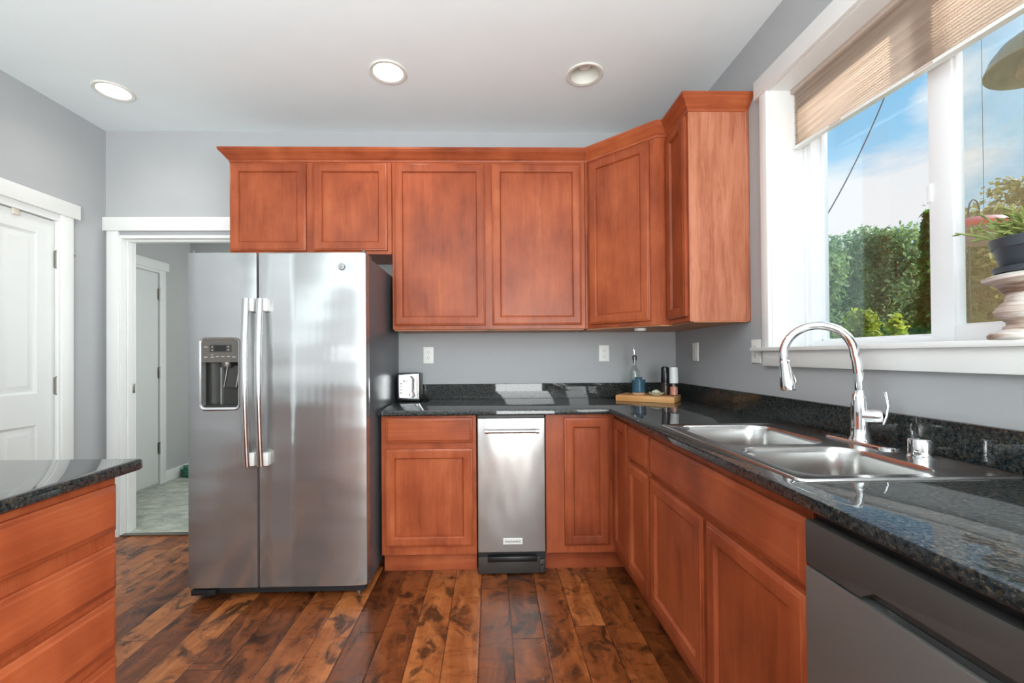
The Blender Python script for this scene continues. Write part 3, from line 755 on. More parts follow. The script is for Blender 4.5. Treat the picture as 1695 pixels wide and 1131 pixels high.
def faucet():
    zc = CT+.0038
    T = Thing('faucet', 'tall chrome gooseneck faucet with a side lever behind the sink', 'faucet', (1.196, 1.388, zc))
    c = Vector((1.196, 1.388, 0))
    b = BM(); loft(b, [[(x, y, zz) for x, y in rrect(1.163+i, 1.229-i, 1.262+i, 1.514-i, .031-i*.9, 6)] for i, zz in ((0, zc), (0, zc+.005), (.004, zc+.008))]); T.part('deck_plate', b, 'chrome')
    b = BM(); lathe(b, [(.031, zc+.008), (.031, zc+.014), (.0265, zc+.022), (.0255, zc+.05), (.025, zc+.10), (.0235, zc+.13), (.0205, zc+.155), (.0185, zc+.158), (.0185, zc+.168), (.015, zc+.17)], c, 32); T.part('body', b, 'chrome')
    d = Vector((-.885, .465, 0)).normalized(); R_ = .098; zt = 1.302-R_
    base = c+Vector((0, 0, zc+.165))
    pts = [base+Vector((0, 0, k*.03)) for k in range(3)]
    lean = d*.012
    pts.append(c+lean*.3+Vector((0, 0, zt-.06))); pts.append(c+lean*.6+Vector((0, 0, zt-.02)))
    ctr = c+lean+d*R_+Vector((0, 0, zt))
    for k in range(0, 21):
        a = PI-(PI+.20)*k/20
        pts.append(ctr+d*R_*math.cos(a)+Vector((0, 0, R_*math.sin(a))))
    b = BM(); tube(b, pts, .0135, 20); sp = T.part('spout', b, 'chrome')
    e = pts[-1]; dr = (pts[-1]-pts[-2]).normalized()
    hp = [e, e+dr*.004, e+dr*.012, e+dr*.05, e+dr*.085, e+dr*.100, e+dr*.104]
    b = BM(); tube(b, hp, [.0145, .0165, .0165, .0195, .0235, .0235, .019], 24); hd = T.part('spray_head', b, 'chrome')
    side = dr.cross(Vector((0, -1, 0))).normalized(); nb = Vector((.25, -.95, .1)).normalized()
    b = BM()
    p = e+dr*.05+Vector((.012, -.016, 0)); q = e+dr*.082+Vector((.013, -.018, 0))
    tube(b, [p, (p+q)/2+Vector((.001, -.003, 0)), q], [.005, .007, .005], 10); T.part('button', b, 'drain_steel', hd)
    b = BM(); lathe(b, [(.0215, 0), (.0215, .0015), (.019, .002), (0, .002)], (0, 0, 0), 20, cap=False)
    # lever on a hub to the right of the body
    h = Vector((.52, -.85, .05)).normalized()
    s0 = c+Vector((0, 0, zc+.088))
    b.free(); b = BM(); tube(b, [s0+h*.012, s0+h*.04, s0+h*.056, s0+h*.062, s0+h*.064], [.0235, .023, .0225, .019, .010], 22); hub = T.part('handle_hub', b, 'chrome')
    l0 = s0+h*.052
    lp = [l0+Vector((.008, -.010, -.022)), l0+Vector((.014, -.014, .004)), l0+Vector((.014, -.016, .035)), l0+Vector((.010, -.014, .060)), l0+Vector((.008, -.012, .078))]
    b = BM()
    rings = []
    for k, (p, w) in enumerate(zip(lp, (.022, .021, .013, .009, .011))):
        u = Vector((.85, .5, 0)).normalized(); v = Vector((.5, -.85, .1)).normalized()
        rings.append([p+u*w*math.cos(2*PI*i/14)+v*.006*math.sin(2*PI*i/14) for i in range(14)])
    loft(b, rings); T.part('lever', b, 'chrome', hub)
    b = BM(); lathe(b, [(.030, zc), (.030, zc+.004), (.0275, zc+.006), (.0275, zc+.046), (.026, zc+.050), (.022, zc+.0515), (.0, zc+.0515)], (1.191, 1.185, 0), 32, cap=False)
    A = Thing('air_gap', 'short chrome air-gap cap standing on the sink deck right of the faucet', 'sink fitting', (1.191, 1.185, zc))
    A.part('cap', b, 'chrome')
    b = BM(); box(b, 1.160, 1.167, 1.18, 1.19, zc+.012, zc+.030, .001, 1); A.part('vent', b, 'slot_dark')

# ================================================================== APPLIANCES
def refrigerator():
    x0, x1, xm = -1.512, -.628, -1.160; yf = 2.190; yb = D-.03; zt, zb = 1.732, .066
    T = Thing('refrigerator', 'large stainless side-by-side refrigerator with an ice dispenser in its left door', 'refrigerator', (-1.07, 2.6, 0))
    b = BM(); box(b, x0+.004, x1-.002, yf+.075, yb, .04, zt-.008, .006); T.part('cabinet', b, 'fridge_side', label='dark gray textured cabinet sides')
    b = BM(); box(b, x0+.02, x1-.02, yf+.05, yf+.09, .018, .064); box(b, x0+.01, x0+.13, yf+.02, yf+.05, .022, .05, .002); T.part('base_grille', b, 'rubber_dark')
    for sx in (x0+.06, x1-.06):
        b = BM(); lathe(b, [(.018, 0), (.018, .03), (.008, .032), (.008, .05)], (sx, yf+.08, 0), 14); T.part('foot', b, 'hinge_metal')
        b = BM(); lathe(b, [(.018, 0), (.018, .03), (.008, .032), (.008, .05)], (sx, yb-.06, 0), 14); T.part('foot', b, 'rubber_dark')
    def doorpoly(a0, a1, outer):
        n = 14; pts = []
        w = a1-a0; bow = .010
        for i in range(n+1):
            q = i/n; x = a0+w*q
            y = yf-bow*(1-(2*((x-x0)/(x1-x0))-1)**2)+bow
            pts.append([x, y])
        r = .012
        # soften the four front corners
        pl = [(a0, yf+.068), (a0, pts[0][1]+r), (a0+.003, pts[0][1]+.004)] + [(p[0], p[1]) for p in pts[1:-1]] + [(a1-.003, pts[-1][1]+.004), (a1, pts[-1][1]+r), (a1, yf+.068)]
        return pl
    def mkdoor(a0, a1, nm):
        b = BM()
        pl = doorpoly(a0, a1, 0)
        def shr(k, z): 
            cx = (a0+a1)/2
            return [(cx+(x-cx)*(1-k), max(y, yf+k*.4) if y < yf+.05 else y, z) for x, y in pl]
        loft(b, [shr(.012, zb), shr(0, zb+.006), shr(0, zt-.006), shr(.012, zt)])
        return T.part(nm, b, 'steel_fridge')
    dl = mkdoor(x0, xm-.003, 'door'); dr = mkdoor(xm+.003, x1+.003, 'door')
    # dispenser opening
    ax0, ax1, az0, az1 = -1.440, -1.246, .955, 1.307
    k = BM()
    loft(k, [[(x, y, z) for x, z in rrect(ax0+.006, ax1-.006, az0+.006, az1-.006, .02)] for y in (yf-.05, yf+.062)])
    cut(dl, shifted(k, T.loc))
    b = BM()                               # rim: rounded ring standing proud
    outer = [(x, z) for x, z in rrect(ax0-.008, ax1+.006, az0-.012, az1+.006, .03, 6)]; inner = [(x, z) for x, z in rrect(ax0+.007, ax1-.007, az0+.007, az1-.006, .02, 6)]
    mid = [(x, z) for x, z in rrect(ax0-.002, ax1, az0-.003, az1, .026, 6)]
    loft(b, [[(x, yf+.006, z) for x, z in outer], [(x, yf-.006, z) for x, z in mid], [(x, yf-.004, z) for x, z in inner], [(x, yf+.03, z) for x, z in inner]], False, False)
    T.part('dispenser_rim', b, 'steel_handle', dl)
    b = BM(); zc = 1.186
    i = inner
    box(b, ax0+.004, ax1-.004, yf+.054, yf+.060, az0+.004, az1-.004)
    loft(b, [[(x, yf+.03, z) for x, z in inner], [(x, yf+.056, z) for x, z in inner]], False, False)
    # rounded tub wall on the right, with a bright corner line
    box(b, ax0+.008, ax1-.008, yf+.004, yf+.055, az0+.008, az0+.016)
    T.part('dispenser_cavity', b, 'cavity_gray', dl)
    b = BM(); box(b, ax0+.070, ax0+.075, yf+.046, yf+.054, az0+.016, zc, .001, 1); T.part('cavity_trim', b, 'chrome', dl)
    b = BM()
    ptop = [(x, z) for x, z in inner if z > zc]
    loft(b, [[(ax0+.007, y, zc), (ax1-.007, y, zc), (ax1-.007, y, az1-.026), (ax1-.012, y, az1-.012), (ax1-.03, y, az1-.006), (ax0+.03, y, az1-.006), (ax0+.012, y, az1-.012), (ax0+.007, y, az1-.026)] for y in (yf-.002, yf+.05)])
    T.part('control_panel', b, 'panel_taupe', dl)
    b = BM(); box(b, ax0+.046, ax0+.155, yf-.003, yf, 1.237, 1.274, .001, 1); T.part('button_field', b, 'slot_dark', dl)
    b = BM(); box(b, ax0+.072, ax0+.126, yf-.0042, yf, 1.243, 1.269, .0006, 1); T.part('display', b, 'screen_black', dl)
    for q, z in ((.06, 1.262), (.06, 1.246), (.139, 1.263), (.139, 1.247), (.06, 1.224)):
        b = BM(); lathe(b, [(.0028, -.0012), (.0028, .0)], (ax0+q, yf-.003, z), 10, 'y'); T.part('button', b, 'ink_pale', dl)
    for q, z in ((.028, 1.262), (.028, 1.212), (.060, 1.212), (.085, 1.214), (.112, 1.214), (.139, 1.214), (.166, 1.212)):
        b = BM(); box(b, ax0+q-.008, ax0+q+.008, yf-.0026, yf-.001, z-.0016, z+.0016); T.part('button', b, 'ink_pale', dl)
    b = BM(); lathe(b, [(.028, 1.160), (.030, 1.166), (.030, zc)], (ax0+.115, yf+.028, 0), 22); T.part('nozzle', b, 'dark_steel', dl)
    b = BM()
    loft(b, [[(ax0+.100+s+a, yf+.045-.03*q, z) for a, z in ((0, 1.06), (.060, 1.06), (.078, 1.168), (.018, 1.168))] for s, q in ((0, 0), (0, .5))])
    T.part('paddle', b, 'slot_dark', dl)
    b = BM()
    for a, c in (((.100, 1.06), (.118, 1.168)), ((.160, 1.06), (.178, 1.168))): tube(b, [(ax0+a[0], yf+.026, a[1]), (ax0+c[0], yf+.026, c[1])], .003, 8)
    T.part('paddle_edge', b, 'drain_steel', dl)
    # handles
    for dd, hx, s in ((dl, -1.196, 1), (dr, -1.129, 1)):
        b = BM(); n = 18; rings = []
        for i in range(n+1):
            q = i/n; z = .676+q*(1.498-.676)
            y = yf-.036-.022*math.sin(PI*q); w = .0165
            x = hx
            rings.append([(x+w*math.cos(2*PI*j/16), y+.011*math.sin(2*PI*j/16), z) for j in range(16)])
        loft(b, rings); hd = T.part('handle', b, 'steel_handle', dd)
        for z in (.708, 1.468):
            b = BM(); box(b, hx+.002, hx+.033, yf-.030, yf+.008, z-.032, z+.032, .003); T.part('mount', b, 'badge_white', hd, label='pale end mount')
    # round emblem
    ex, ez = -.744, 1.660
    b = BM(); lathe(b, [(.0, yf-.004), (.012, yf-.004), (.0155, yf-.003), (.0165, yf-.0005), (.0165, yf+.008)], (ex, 0, ez), 32, 'y', False); em = T.part('emblem', b, 'dark_steel', dr)
    b = BM(); lathe(b, [(.0118, yf-.0046), (.0132, yf-.0046), (.0132, yf-.003), (.0118, yf-.003), (.0118, yf-.0046)], (ex, 0, ez), 32, 'y', False)
    for k in range(4):
        a = PI/4+k*PI/2; tube(b, [(ex+.0105*math.cos(a+.5), yf-.0045, ez+.0105*math.sin(a+.5)), (ex+.009*math.cos(a), yf-.0045, ez+.009*math.sin(a)), (ex+.0112*math.cos(a-.5), yf-.0045, ez+.0112*math.sin(a-.5))], .0008, 6)
    text_bm(b, 'GE', (ex, yf-.004, ez), X_, Z_, -Y_, .012); T.part('emblem_lettering', b, 'badge_white', em)
    # hinge caps
    for hx in (x0+.018, x1-.018):
        b = BM(); box(b, hx-.014, hx+.014, yf+.03, yf+.14, zt-.010, zt+.008, .004); lathe(b, [(.010, zt), (.010, zt+.014), (.007, zt+.017)], (hx, yf+.04, 0), 16); T.part('hinge_cap', b, 'fridge_side')

def compactor():
    x0, x1 = -.0785, .2955; yf = 2.392
    T = Thing('trash_compactor', 'slim stainless under-counter compactor with a bar handle and dark foot pedal', 'appliance', (.108, D-.3, 0))
    b = BM(); box(b, x0, x1, FY+.004, D-.03, .004, .880, .002, 1); T.part('body', b, 'plastic_black')
    b = BM(); panel(b, (x0+.002, FY+.004, .130), X_, Z_, -Y_, x1-x0-.004, .736, [(0, 0), (0, .020), (.003, .0235), (.008, .0247)]); d = T.part('door', b, 'steel_compactor')
    b = BM(); tube(b, [(-.020, yf-.045, .800), (.238, yf-.045, .800)], .0105, 18); h = T.part('handle', b, 'steel_handle', d)
    for x in (-.032, .242):
        b = BM(); tube(b, [(x-.003, yf-.045, .800), (x+.016, yf-.045, .800)], .013, 18); box(b, x-.001, x+.013, yf-.04, yf, .79, .81, .003)
        T.part('handle_end', b, 'chrome', d)
    b = BM(); box(b, .060, .167, yf-.004, yf+.004, .175, .208, .001, 1); bd = T.part('badge', b, 'badge_white', d)
    b = BM(); text_bm(b, 'KitchenAid', (.1135, yf-.004, .1915), X_, Z_, -Y_, .0185); T.part('badge_lettering', b, 'ink_black', bd)
    b = BM(); box(b, x0+.002, x1-.03, 2.408, FY+.06, .006, .100, .003); T.part('foot_panel', b, 'panel_dark')
    b = BM(); box(b, x0+.055, x1-.048, 2.388, 2.41, .078, .108, .004); T.part('foot_pedal', b, 'plastic_black')
    b = BM(); box(b, x1-.034, x1-.004, 2.402, FY+.05, .012, .085, .003); lathe(b, [(.009, 2.392), (.010, 2.404)], (x1-.019, 0, .052), 16, 'y'); T.part('key_lock', b, 'slot_dark')

def dishwasher():
    y0, y1 = .316, .9155; xf = .6645
    T = Thing('dishwasher', 'stainless dishwasher with a recessed pocket handle beside the sink cabinet', 'dishwasher', (R-.3, .615, 0))
    b = BM(); box(b, FX+.012, R-.03, y0, y1, .012, .858, .002, 1); box(b, FX+.004, R-.05, y0+.002, y1-.002, .855, .882); T.part('tub', b, 'plastic_black')
    b = BM(); box(b, xf, FX+.012, y0+.002, y1-.002, .764, .857, .0025); top = T.part('control_strip', b, 'steel_washer_top')
    k = BM(); n = 10
    pr = []
    ya, yb = .40, .800
    pr = [(ya-.02, .755)]+[(ya-.02+.06*i/n, .755+.033*(1-math.cos(PI*i/n))/2) for i in range(1, n+1)]+[(yb-.06+.06*i/n, .755+.033*(1+math.cos(PI*i/n))/2) for i in range(0, n)]+[(yb, .755)]
    prism(k, pr, 'x', xf-.02, xf+.022)
    cut(top, shifted(k, T.loc))
    b = BM(); box(b, xf-.001, FX+.012, y0+.002, y1-.002, .105, .760, .004); lo = T.part('door', b, 'steel_washer')
    k = BM(); prism(k, [(.40, .765), (.76, .765), (.72, .742), (.44, .742)], 'x', xf+.006, xf+.024); cut(lo, shifted(k, T.loc))
    b = BM(); box(b, FX+.06, FX+.08, y0+.004, y1-.004, .002, .10); T.part('toe_panel', b, 'plastic_black')

# ================================================================== ISLAND
def island():
    xf = -1.048; y1, y0 = 1.238, .64
    T = Thing('island_drawer_cabinet', 'cherry drawer stack forming the end of the island', 'cabinet', (-1.34, .94, 0))
    b = BM(); box(b, -1.66, xf, y0, y1, ZB, ZC, .0015, 1); T.part('body', b, 'cherry_v')
    for z0, z1 in ((.735, .860), (.573, .698), (.415, .553), (.160, .389)):
        b = BM(); panel(b, (xf, y0+.012, z0), Y_, Z_, X_, y1-y0-.022, z1-z0, SLAB); T.part('drawer', b, 'cherry_h')
    b = BM(); box(b, -1.62, xf-.07, y0, y1-.002, 0, ZB+.004); T.part('toe_kick', b, 'cherry_h')
    T = Thing('island_countertop', 'dark speckled granite slab on the island at left', 'countertop', (-1.4, .55, .884))
    b = BM(); o = lambda i: rrect(-1.75+i, -1.018-i, -.12+i, 1.302-i, .012, 3)
    loft(b, [[(x, y, z) for x, y in o(i)] for i, z in ((.004, .884), (0, .888), (0, .909), (.0015, .9125), (.005, .914))]); T.part('slab', b, 'granite')
    T = Thing('island_cabinet', 'cherry island cabinet nearest the viewer under the granite slab', 'cabinet', (-1.34, .28, 0))
    b = BM(); box(b, -1.66, xf, -.08, y0-.001, ZB, ZC, .0015, 1); T.part('body', b, 'cherry_v')
    for a in (-.068, .295):
        b = BM(); panel(b, (xf, a, .16), Y_, Z_, X_, .333, .70, DOOR); T.part('door', b, 'cherry_v')
    b = BM(); box(b, -1.62, xf-.07, -.08, y0-.001, 0, ZB+.004); T.part('toe_kick', b, 'cherry_h')

# ================================================================== SMALL THINGS
def outlets():
    def plate(T, u0, u1, z0, z1, plane, pos):
        b = BM()
        if plane == 'y': panel(b, (u0, pos, z0), X_, Z_, -Y_, u1-u0, z1-z0, [(0, 0), (0, .003), (.003, .006), (.006, .0065)])
        else: panel(b, (pos, u1, z0), -Y_, Z_, -X_, u1-u0, z1-z0, [(0, 0), (0, .003), (.003, .006), (.006, .0065)])
        return T.part('plate', b, 'plastic_white')
    def P(plane, pos, u, z, d):     # point on the wall standing proud by d
        return (u, pos-d, z) if plane == 'y' else (pos-d, u, z)
    def bx(b, plane, pos, u0, u1, z0, z1, d0, d1, bev=0):
        if plane == 'y': box(b, u0, u1, pos-d1, pos-d0, z0, z1, bev, 1)
        else: box(b, pos-d1, pos-d0, u0, u1, z0, z1, bev, 1)
    for nm, lab, plane, pos, u, z, duplex in (
        ('wall_outlet', 'white duplex outlet on the back wall above the toaster', 'y', D, -.431, 1.216, True),
        ('wall_outlet', 'white duplex outlet on the back wall near the oil bottle', 'y', D, .790, 1.221, True),
        ('wall_outlet', 'white outlet plate tucked against the left end of the window sill', 'x', R, 2.094, 1.221, True),
        ('wall_switch', 'slim white switch plate on the window wall near the pepper mill', 'x', R, 2.722, 1.224, False)):
        T = Thing(nm, lab, 'outlet' if duplex else 'switch', P(plane, pos, u, z-.058, 0))
        plate(T, u-.036, u+.036, z-.058, z+.058, plane, pos)
        if duplex:
            for s in (-.0195, .0195):
                b = BM(); bx(b, plane, pos, u-.017, u+.017, z+s-.0145, z+s+.0145, .005, .0085, .002); f = T.part('receptacle', b, 'plastic_white')
                b = BM()
                for q in (-.007, .005): bx(b, plane, pos, u+q, u+q+.002, z+s-.002, z+s+.007, .0075, .0088)
                bx(b, plane, pos, u-.002, u+.002, z+s-.009, z+s-.005, .0075, .0088)
                T.part('slots', b, 'slot_dark', f)
        else:
            b = BM(); bx(b, plane, pos, u-.0165, u+.0165, z-.033, z+.033, .005, .009, .002); T.part('rocker', b, 'plastic_white')

def toaster():
    x0, x1, y0, y1, zb, zt = -.609, -.465, 2.838, 2.985, CT+.004, 1.098
    T = Thing('toaster', 'small chrome-fronted toaster at the end of the worktop beside the refrigerator', 'toaster', (-.54, 2.91, CT))
    b = BM(); box(b, x0, x1, y0+.010, y1, zb+.006, zt, .006); T.part('housing', b, 'dark_steel')
    b = BM(); box(b, x0-.002, x1+.002, y0, y0+.012, zb, zt+.003, .004); T.part('bezel', b, 'plastic_black')
    b = BM(); panel(b, (x0+.006, y0+.002, zb+.012), X_, Z_, -Y_, x1-x0-.010, zt-zb-.016, [(0, 0), (0, .0035), (.003, .005), (.012, .0046), (.03, .0035)]); fp = T.part('front_plate', b, 'chrome')
    for k in range(4):
        b = BM(); box(b, x0+.022, x0+.030, y0-.006, y0+.001, .972+k*.020-.004, .972+k*.020+.004, .001, 1); T.part('button', b, 'slot_dark', fp)
    b = BM(); box(b, x0+.044, x0+.050, y0-.005, y0, .96, 1.075, .001, 1); box(b, x0+.042, x0+.078, y0-.020, y0-.004, 1.046, 1.056, .003); T.part('lever', b, 'chrome')
    b = BM(); lathe(b, [(.021, y0-.003), (.021, y0-.012), (.018, y0-.016), (0, y0-.016)], (x0+.100, 0, .962), 24, 'y', False); T.part('dial', b, 'chrome')
    for x in (x0+.035, x0+.085):
        b = BM(); box(b, x, x+.026, y0+.028, y1-.018, zt-.002, zt+.0012); T.part('slot', b, 'slot_dark')
    for x in (x0+.012, x1-.012):
        for y in (y0+.02, y1-.015):
            b = BM(); lathe(b, [(.008, CT+.0006), (.008, zb+.008)], (x, y, 0), 12); T.part('foot', b, 'rubber_dark')
    b = BM(); tube(b, [(-.470, 2.965, .945), (-.452, 2.975, .94), (-.436, 2.975, .927), (-.43, 2.965, .921), (-.44, 2.94, .921)], .004, 8); T.part('power_cord', b, 'plastic_black')

def board_group():
    zb = CT+.0005; zt = CT+.038
    A, B_ = Vector((.800, 2.785)), Vector((1.098, 2.588))
    u = (B_-A).normalized(); v = Vector((-u.y, u.x))
    w = (B_-A).length; dep = .215
    if v.y < 0: v = -v
    T = Thing('serving_board', 'thick pale wooden serving board in the corner of the worktop', 'board', (A.x, A.y, zb))
    P = lambda a, c: A+u*a+v*c
    b = BM(); n = 12
    t = bmesh.new(); bmesh.ops.create_cube(t, size=1); bmesh.ops.scale(t, vec=(w, dep, zt-zb), verts=t.verts); bmesh.ops.bevel(t, geom=list(t.edges), offset=.003, segments=2, profile=.5, affect='EDGES')
    ang = math.atan2(u.y, u.x); c = P(w/2, dep/2)
    bmesh.ops.transform(t, matrix=Matrix.Translation((c.x, c.y, (zb+zt)/2))@Matrix.Rotation(ang, 4, 'Z'), verts=t.verts); merge(b, t)
    T.part('board', b, 'maple_board')
    z = zt
    # oil bottle behind the jar
    bx, by = .972, 2.86
    T = Thing('oil_bottle', 'clear glass oil bottle with a metal pourer behind the blue jar', 'bottle', (.968, 2.892, z)); c = (.968, 2.892, 0)
    T.loc = Vector((.968, 2.892, z)); 
    cx, cy = OIL; c = (cx, cy, 0); T.o.location = (cx, cy, z); T.loc = Vector((cx, cy, z))
    b = BM(); lathe(b, [(.0, z), (.033, z), (.036, z+.004), (.036, z+.128), (.034, z+.148), (.026, z+.166), (.015, z+.182), (.012, z+.192), (.012, z+.212), (.0145, z+.214), (.0145, z+.222), (.010, z+.222), (.010, z+.192), (.013, z+.182), (.024, z+.165), (.032, z+.147), (.034, z+.128), (.034, z+.008), (0, z+.006)], c, 32, cap=False); T.part('glass', b, 'bottle_glass')
    b = BM(); lathe(b, [(.009, z+.200), (.009, z+.222), (.0145, z+.222), (.0145, z+.246), (.010, z+.252), (.006, z+.254)], c, 20); p = T.part('stopper', b, 'dark_steel')
    b = BM(); tube(b, [(cx, cy, z+.25), (cx-.001, cy, z+.275), (cx-.006, cy, z+.300), (cx-.010, cy, z+.316)], [.0042, .004, .0035, .003], 10); T.part('pour_spout', b, 'chrome', p)
    # blue glazed jar
    cx, cy = JAR; T = Thing('ceramic_jar', 'blue-glazed lidded ceramic jar with a raw clay foot on the board', 'jar', (cx, cy, z)); c = (cx, cy, 0)
    b = BM(); lathe(b, [(.0, z+.017), (.0405, z+.017), (.0415, z+.022), (.0415, z+.088), (.042, z+.092), (.0435, z+.094), (.0435, z+.097), (.038, z+.099), (.0, z+.099)], c, 36, cap=False); T.part('glazed_body', b, 'ceramic_blue')
    b = BM(); lathe(b, [(.0, z), (.035, z), (.039, z+.004), (.0405, z+.0172), (0, z+.0172)], c, 36, cap=False); T.part('clay_foot', b, 'clay_raw', label='unglazed tan clay foot')
    b = BM(); lathe(b, [(.021, z+.098), (.019, z+.104), (.024, z+.112), (.0245, z+.1145), (0, z+.1145)], c, 30, cap=False); T.part('lid_knob', b, 'ceramic_blue')
    # scalloped dish with a shell-like lump
    cx, cy = DISH; T = Thing('scalloped_dish', 'small cream scalloped dish holding a pale lump on the board', 'dish', (cx, cy, z))
    b = BM(); seg = 40; rings = []
    for r, zz, am in ((.016, 0, 0), (.024, .002, .0), (.038, .010, .05), (.046, .017, .10), (.048, .0195, .12), (.044, .0175, .1), (.034, .0115, .05), (.016, .006, 0)):
        rings.append([(cx+(r*(1+am*math.cos(9*2*PI*i/seg)))*math.cos(2*PI*i/seg), cy+(r*(1+am*math.cos(9*2*PI*i/seg)))*math.sin(2*PI*i/seg), z+zz+(.004*am*8*math.cos(9*2*PI*i/seg))) for i in range(seg)])
    loft(b, rings); T.part('dish', b, 'dish_cream')
    b = BM()
    for k, (dx, dy, r) in enumerate(((0, 0, .019), (.013, .006, .013), (-.013, .004, .013), (.004, -.012, .012))):
        t = bmesh.new(); bmesh.ops.create_icosphere(t, subdivisions=3, radius=r); bmesh.ops.scale(t, vec=(1, 1, .72), verts=t.verts); bmesh.ops.translate(t, vec=(cx+dx, cy+dy, z+.020+r*.3), verts=t.verts); merge(b, t)
    single('soap_lump', b, 'dish_cream', 'pale cream lump sitting in the scalloped dish', 'ornament', (cx, cy, z+.01), smooth=60)
    # mills
    for (cx, cy), nm, lab, top, fillm, fh in ((PEP, 'pepper_mill', 'black-topped pepper mill standing on the board left of the white one', 'pepper_black', 'pepper_corn', .075), (SALT, 'salt_mill', 'white-topped salt mill with pink salt on the right of the board', 'mill_white', 'salt_pink', .055)):
        c = (cx, cy, 0); T = Thing(nm, lab, 'grinder', (cx, cy, z))
        b = BM(); lathe(b, [(0, z), (.0245, z), (.0255, z+.003), (.0255, z+.078), (.0235, z+.078), (.0235, z+.005), (0, z+.004)], c, 32, cap=False); T.part('container', b, 'clear_acrylic')
        b = BM(); lathe(b, [(0, z+.0045), (.0228, z+.0055), (.0228, z+fh-.004), (.016, z+fh+.001), (0, z+fh+.003)], c, 24, cap=False); T.part('filling', b, fillm)
        b = BM(); lathe(b, [(0, z+.078), (.0255, z+.078), (.026, z+.081), (.0245, z+.172), (.0225, z+.1765), (.016, z+.1765), (.015, z+.1785), (0, z+.1785)], c, 32, cap=False); tp = T.part('grinder_top', b, top)
        b = BM(); lathe(b, [(.0115, z+.1785), (.0115, z+.1815), (.009, z+.183), (0, z+.183)], c, 20, cap=False); T.part('button', b, 'drain_steel', tp)

def window_plant():
    cx, cy, z0 = 1.346, 1.032, 1.238
    T = Thing('candle_stand', 'whitewashed turned-wood stand on the window sill', 'stand', (cx, cy, z0)); c = (cx, cy, z0)
    b = BM(); lathe(b, [(.0, .0), (.088, .0), (.092, .004), (.093, .010), (.088, .018), (.074, .022), (.066, .026), (.066, .032), (.059, .036), (.060, .044), (.072, .054), (.080, .064), (.081, .072), (.076, .082), (.068, .092), (.062, .097), (.062, .102), (.060, .106), (.060, .116), (.066, .120), (.067, .126), (.072, .131), (.078, .138), (.096, .146), (.101, .151), (.101, .156), (.086, .162), (.072, .166), (0, .167)], c, 44, cap=False); T.part('turned_column', b, 'whitewash', smooth=50)
    zp = z0+.1675
    T = Thing('potted_succulent', 'spiky green succulent in a dark gray pot on the whitewashed stand', 'plant', (cx, cy, zp)); c = (cx, cy, zp)
    b = BM(); lathe(b, [(0, 0), (.078, 0), (.081, .003), (.083, .013), (.080, .014), (.070, .008), (0, .008)], c, 40, cap=False); T.part('saucer', b, 'pot_gray')
    b = BM(); lathe(b, [(0, .008), (.064, .008), (.067, .011), (.079, .058), (.0805, .060), (.0835, .061), (.087, .083), (.085, .086), (.081, .086), (.079, .072), (0, .070)], c, 40, cap=False); T.part('pot', b, 'pot_gray')
    b = BM(); lathe(b, [(0, .0705), (.076, .0695), (.077, .073), (0, .078)], c, 24, cap=False); T.part('soil', b, 'bark')
    b = BM()
    for k in range(110):
        a = rng.uniform(0, 2*PI); r0 = rng.uniform(0, .06)
        o = Vector((cx+r0*math.cos(a), cy+r0*math.sin(a), zp+.072))
        tilt = rng.uniform(.1, 1.25); a2 = a+rng.normal()*.5; ln = rng.uniform(.05, .105)
        d = Vector((math.cos(a2)*math.sin(tilt), math.sin(a2)*math.sin(tilt), math.cos(tilt)+.12)).normalized()
        pts = [o, o+d*ln*.5+Vector((0, 0, .004)), o+d*ln*.85, o+d*ln+Vector((0, 0, -.002))]
        tube(b, pts, [.0024, .0034, .0026, .0008], 5)
        for s in range(3):
            q = o+d*ln*(.45+.2*s); e = Vector(rng.normal(size=3)).normalized(); dd = (d*.8+e*.7).normalized()
            tube(b, [q, q+dd*.014, q+dd*.026], [.002, .0028, .0008], 5)
    T.part('foliage', b, 'leaf_succulent', smooth=60)

def ceiling_lights():
    for i, (x, y) in enumerate(LIGHTS):
        lab = ('lit recessed ceiling light nearest the closet door', 'lit recessed ceiling light in the middle of the ceiling', 'unlit recessed ceiling light with an open white can near the window wall')[i]
        T = Thing('recessed_light', lab, 'ceiling light', (x, y, C))
        b = BM(); lathe(b, [(.101, C-.0005), (.101, C-.004), (.096, C-.0075), (.080, C-.005), (.078, C+.004), (.078, C-.0005)], (x, y, 0), 44, cap=False); T.part('trim_ring', b, 'can_white')
        if i < 2:
            b = BM(); lathe(b, [(0, C-.002), (.072, C-.002), (.0785, C+.002)], (x, y, 0), 40, cap=False); T.part('lens', b, 'lamp_lens', label='glowing white lens')
            l = bpy.data.lights.new('recessed_glow', 'SPOT'); l.energy = 7; l.spot_size = math.radians(150); l.spot_blend = .8; l.shadow_soft_size = .07; l.color = (1, .93, .82)
            lo = bpy.data.objects.new('recessed_glow', l); COL.objects.link(lo); lo.location = (0, 0, -.03); lo.parent = T.o
        else:
            b = BM(); lathe(b, [(.0785, C-.003), (.070, C+.03), (.060, C+.075), (.058, C+.09), (.045, C+.1), (0, C+.1)], (x, y, 0), 40, cap=False); T.part('reflector', b, 'can_white')
            b = BM(); lathe(b, [(.0, C+.035), (.03, C+.04), (.042, C+.062), (.036, C+.09)], (x, y, 0), 28, cap=False); T.part('bulb', b, 'plastic_white')
    T = Thing('puck_light', 'small white puck light under the corner wall cabinet', 'light', (.90, 2.60, 1.368))
    b = BM(); lathe(b, [(.034, 1.3678), (.034, 1.356), (.030, 1.352), (0, 1.352)], (.90, 2.60, 0), 28, cap=False); T.part('housing', b, 'plastic_white')
    b = BM(); lathe(b, [(.024, 1.3519), (.020, 1.3505), (0, 1.350)], (.90, 2.60, 0), 24, cap=False); T.part('lens', b, 'badge_white')

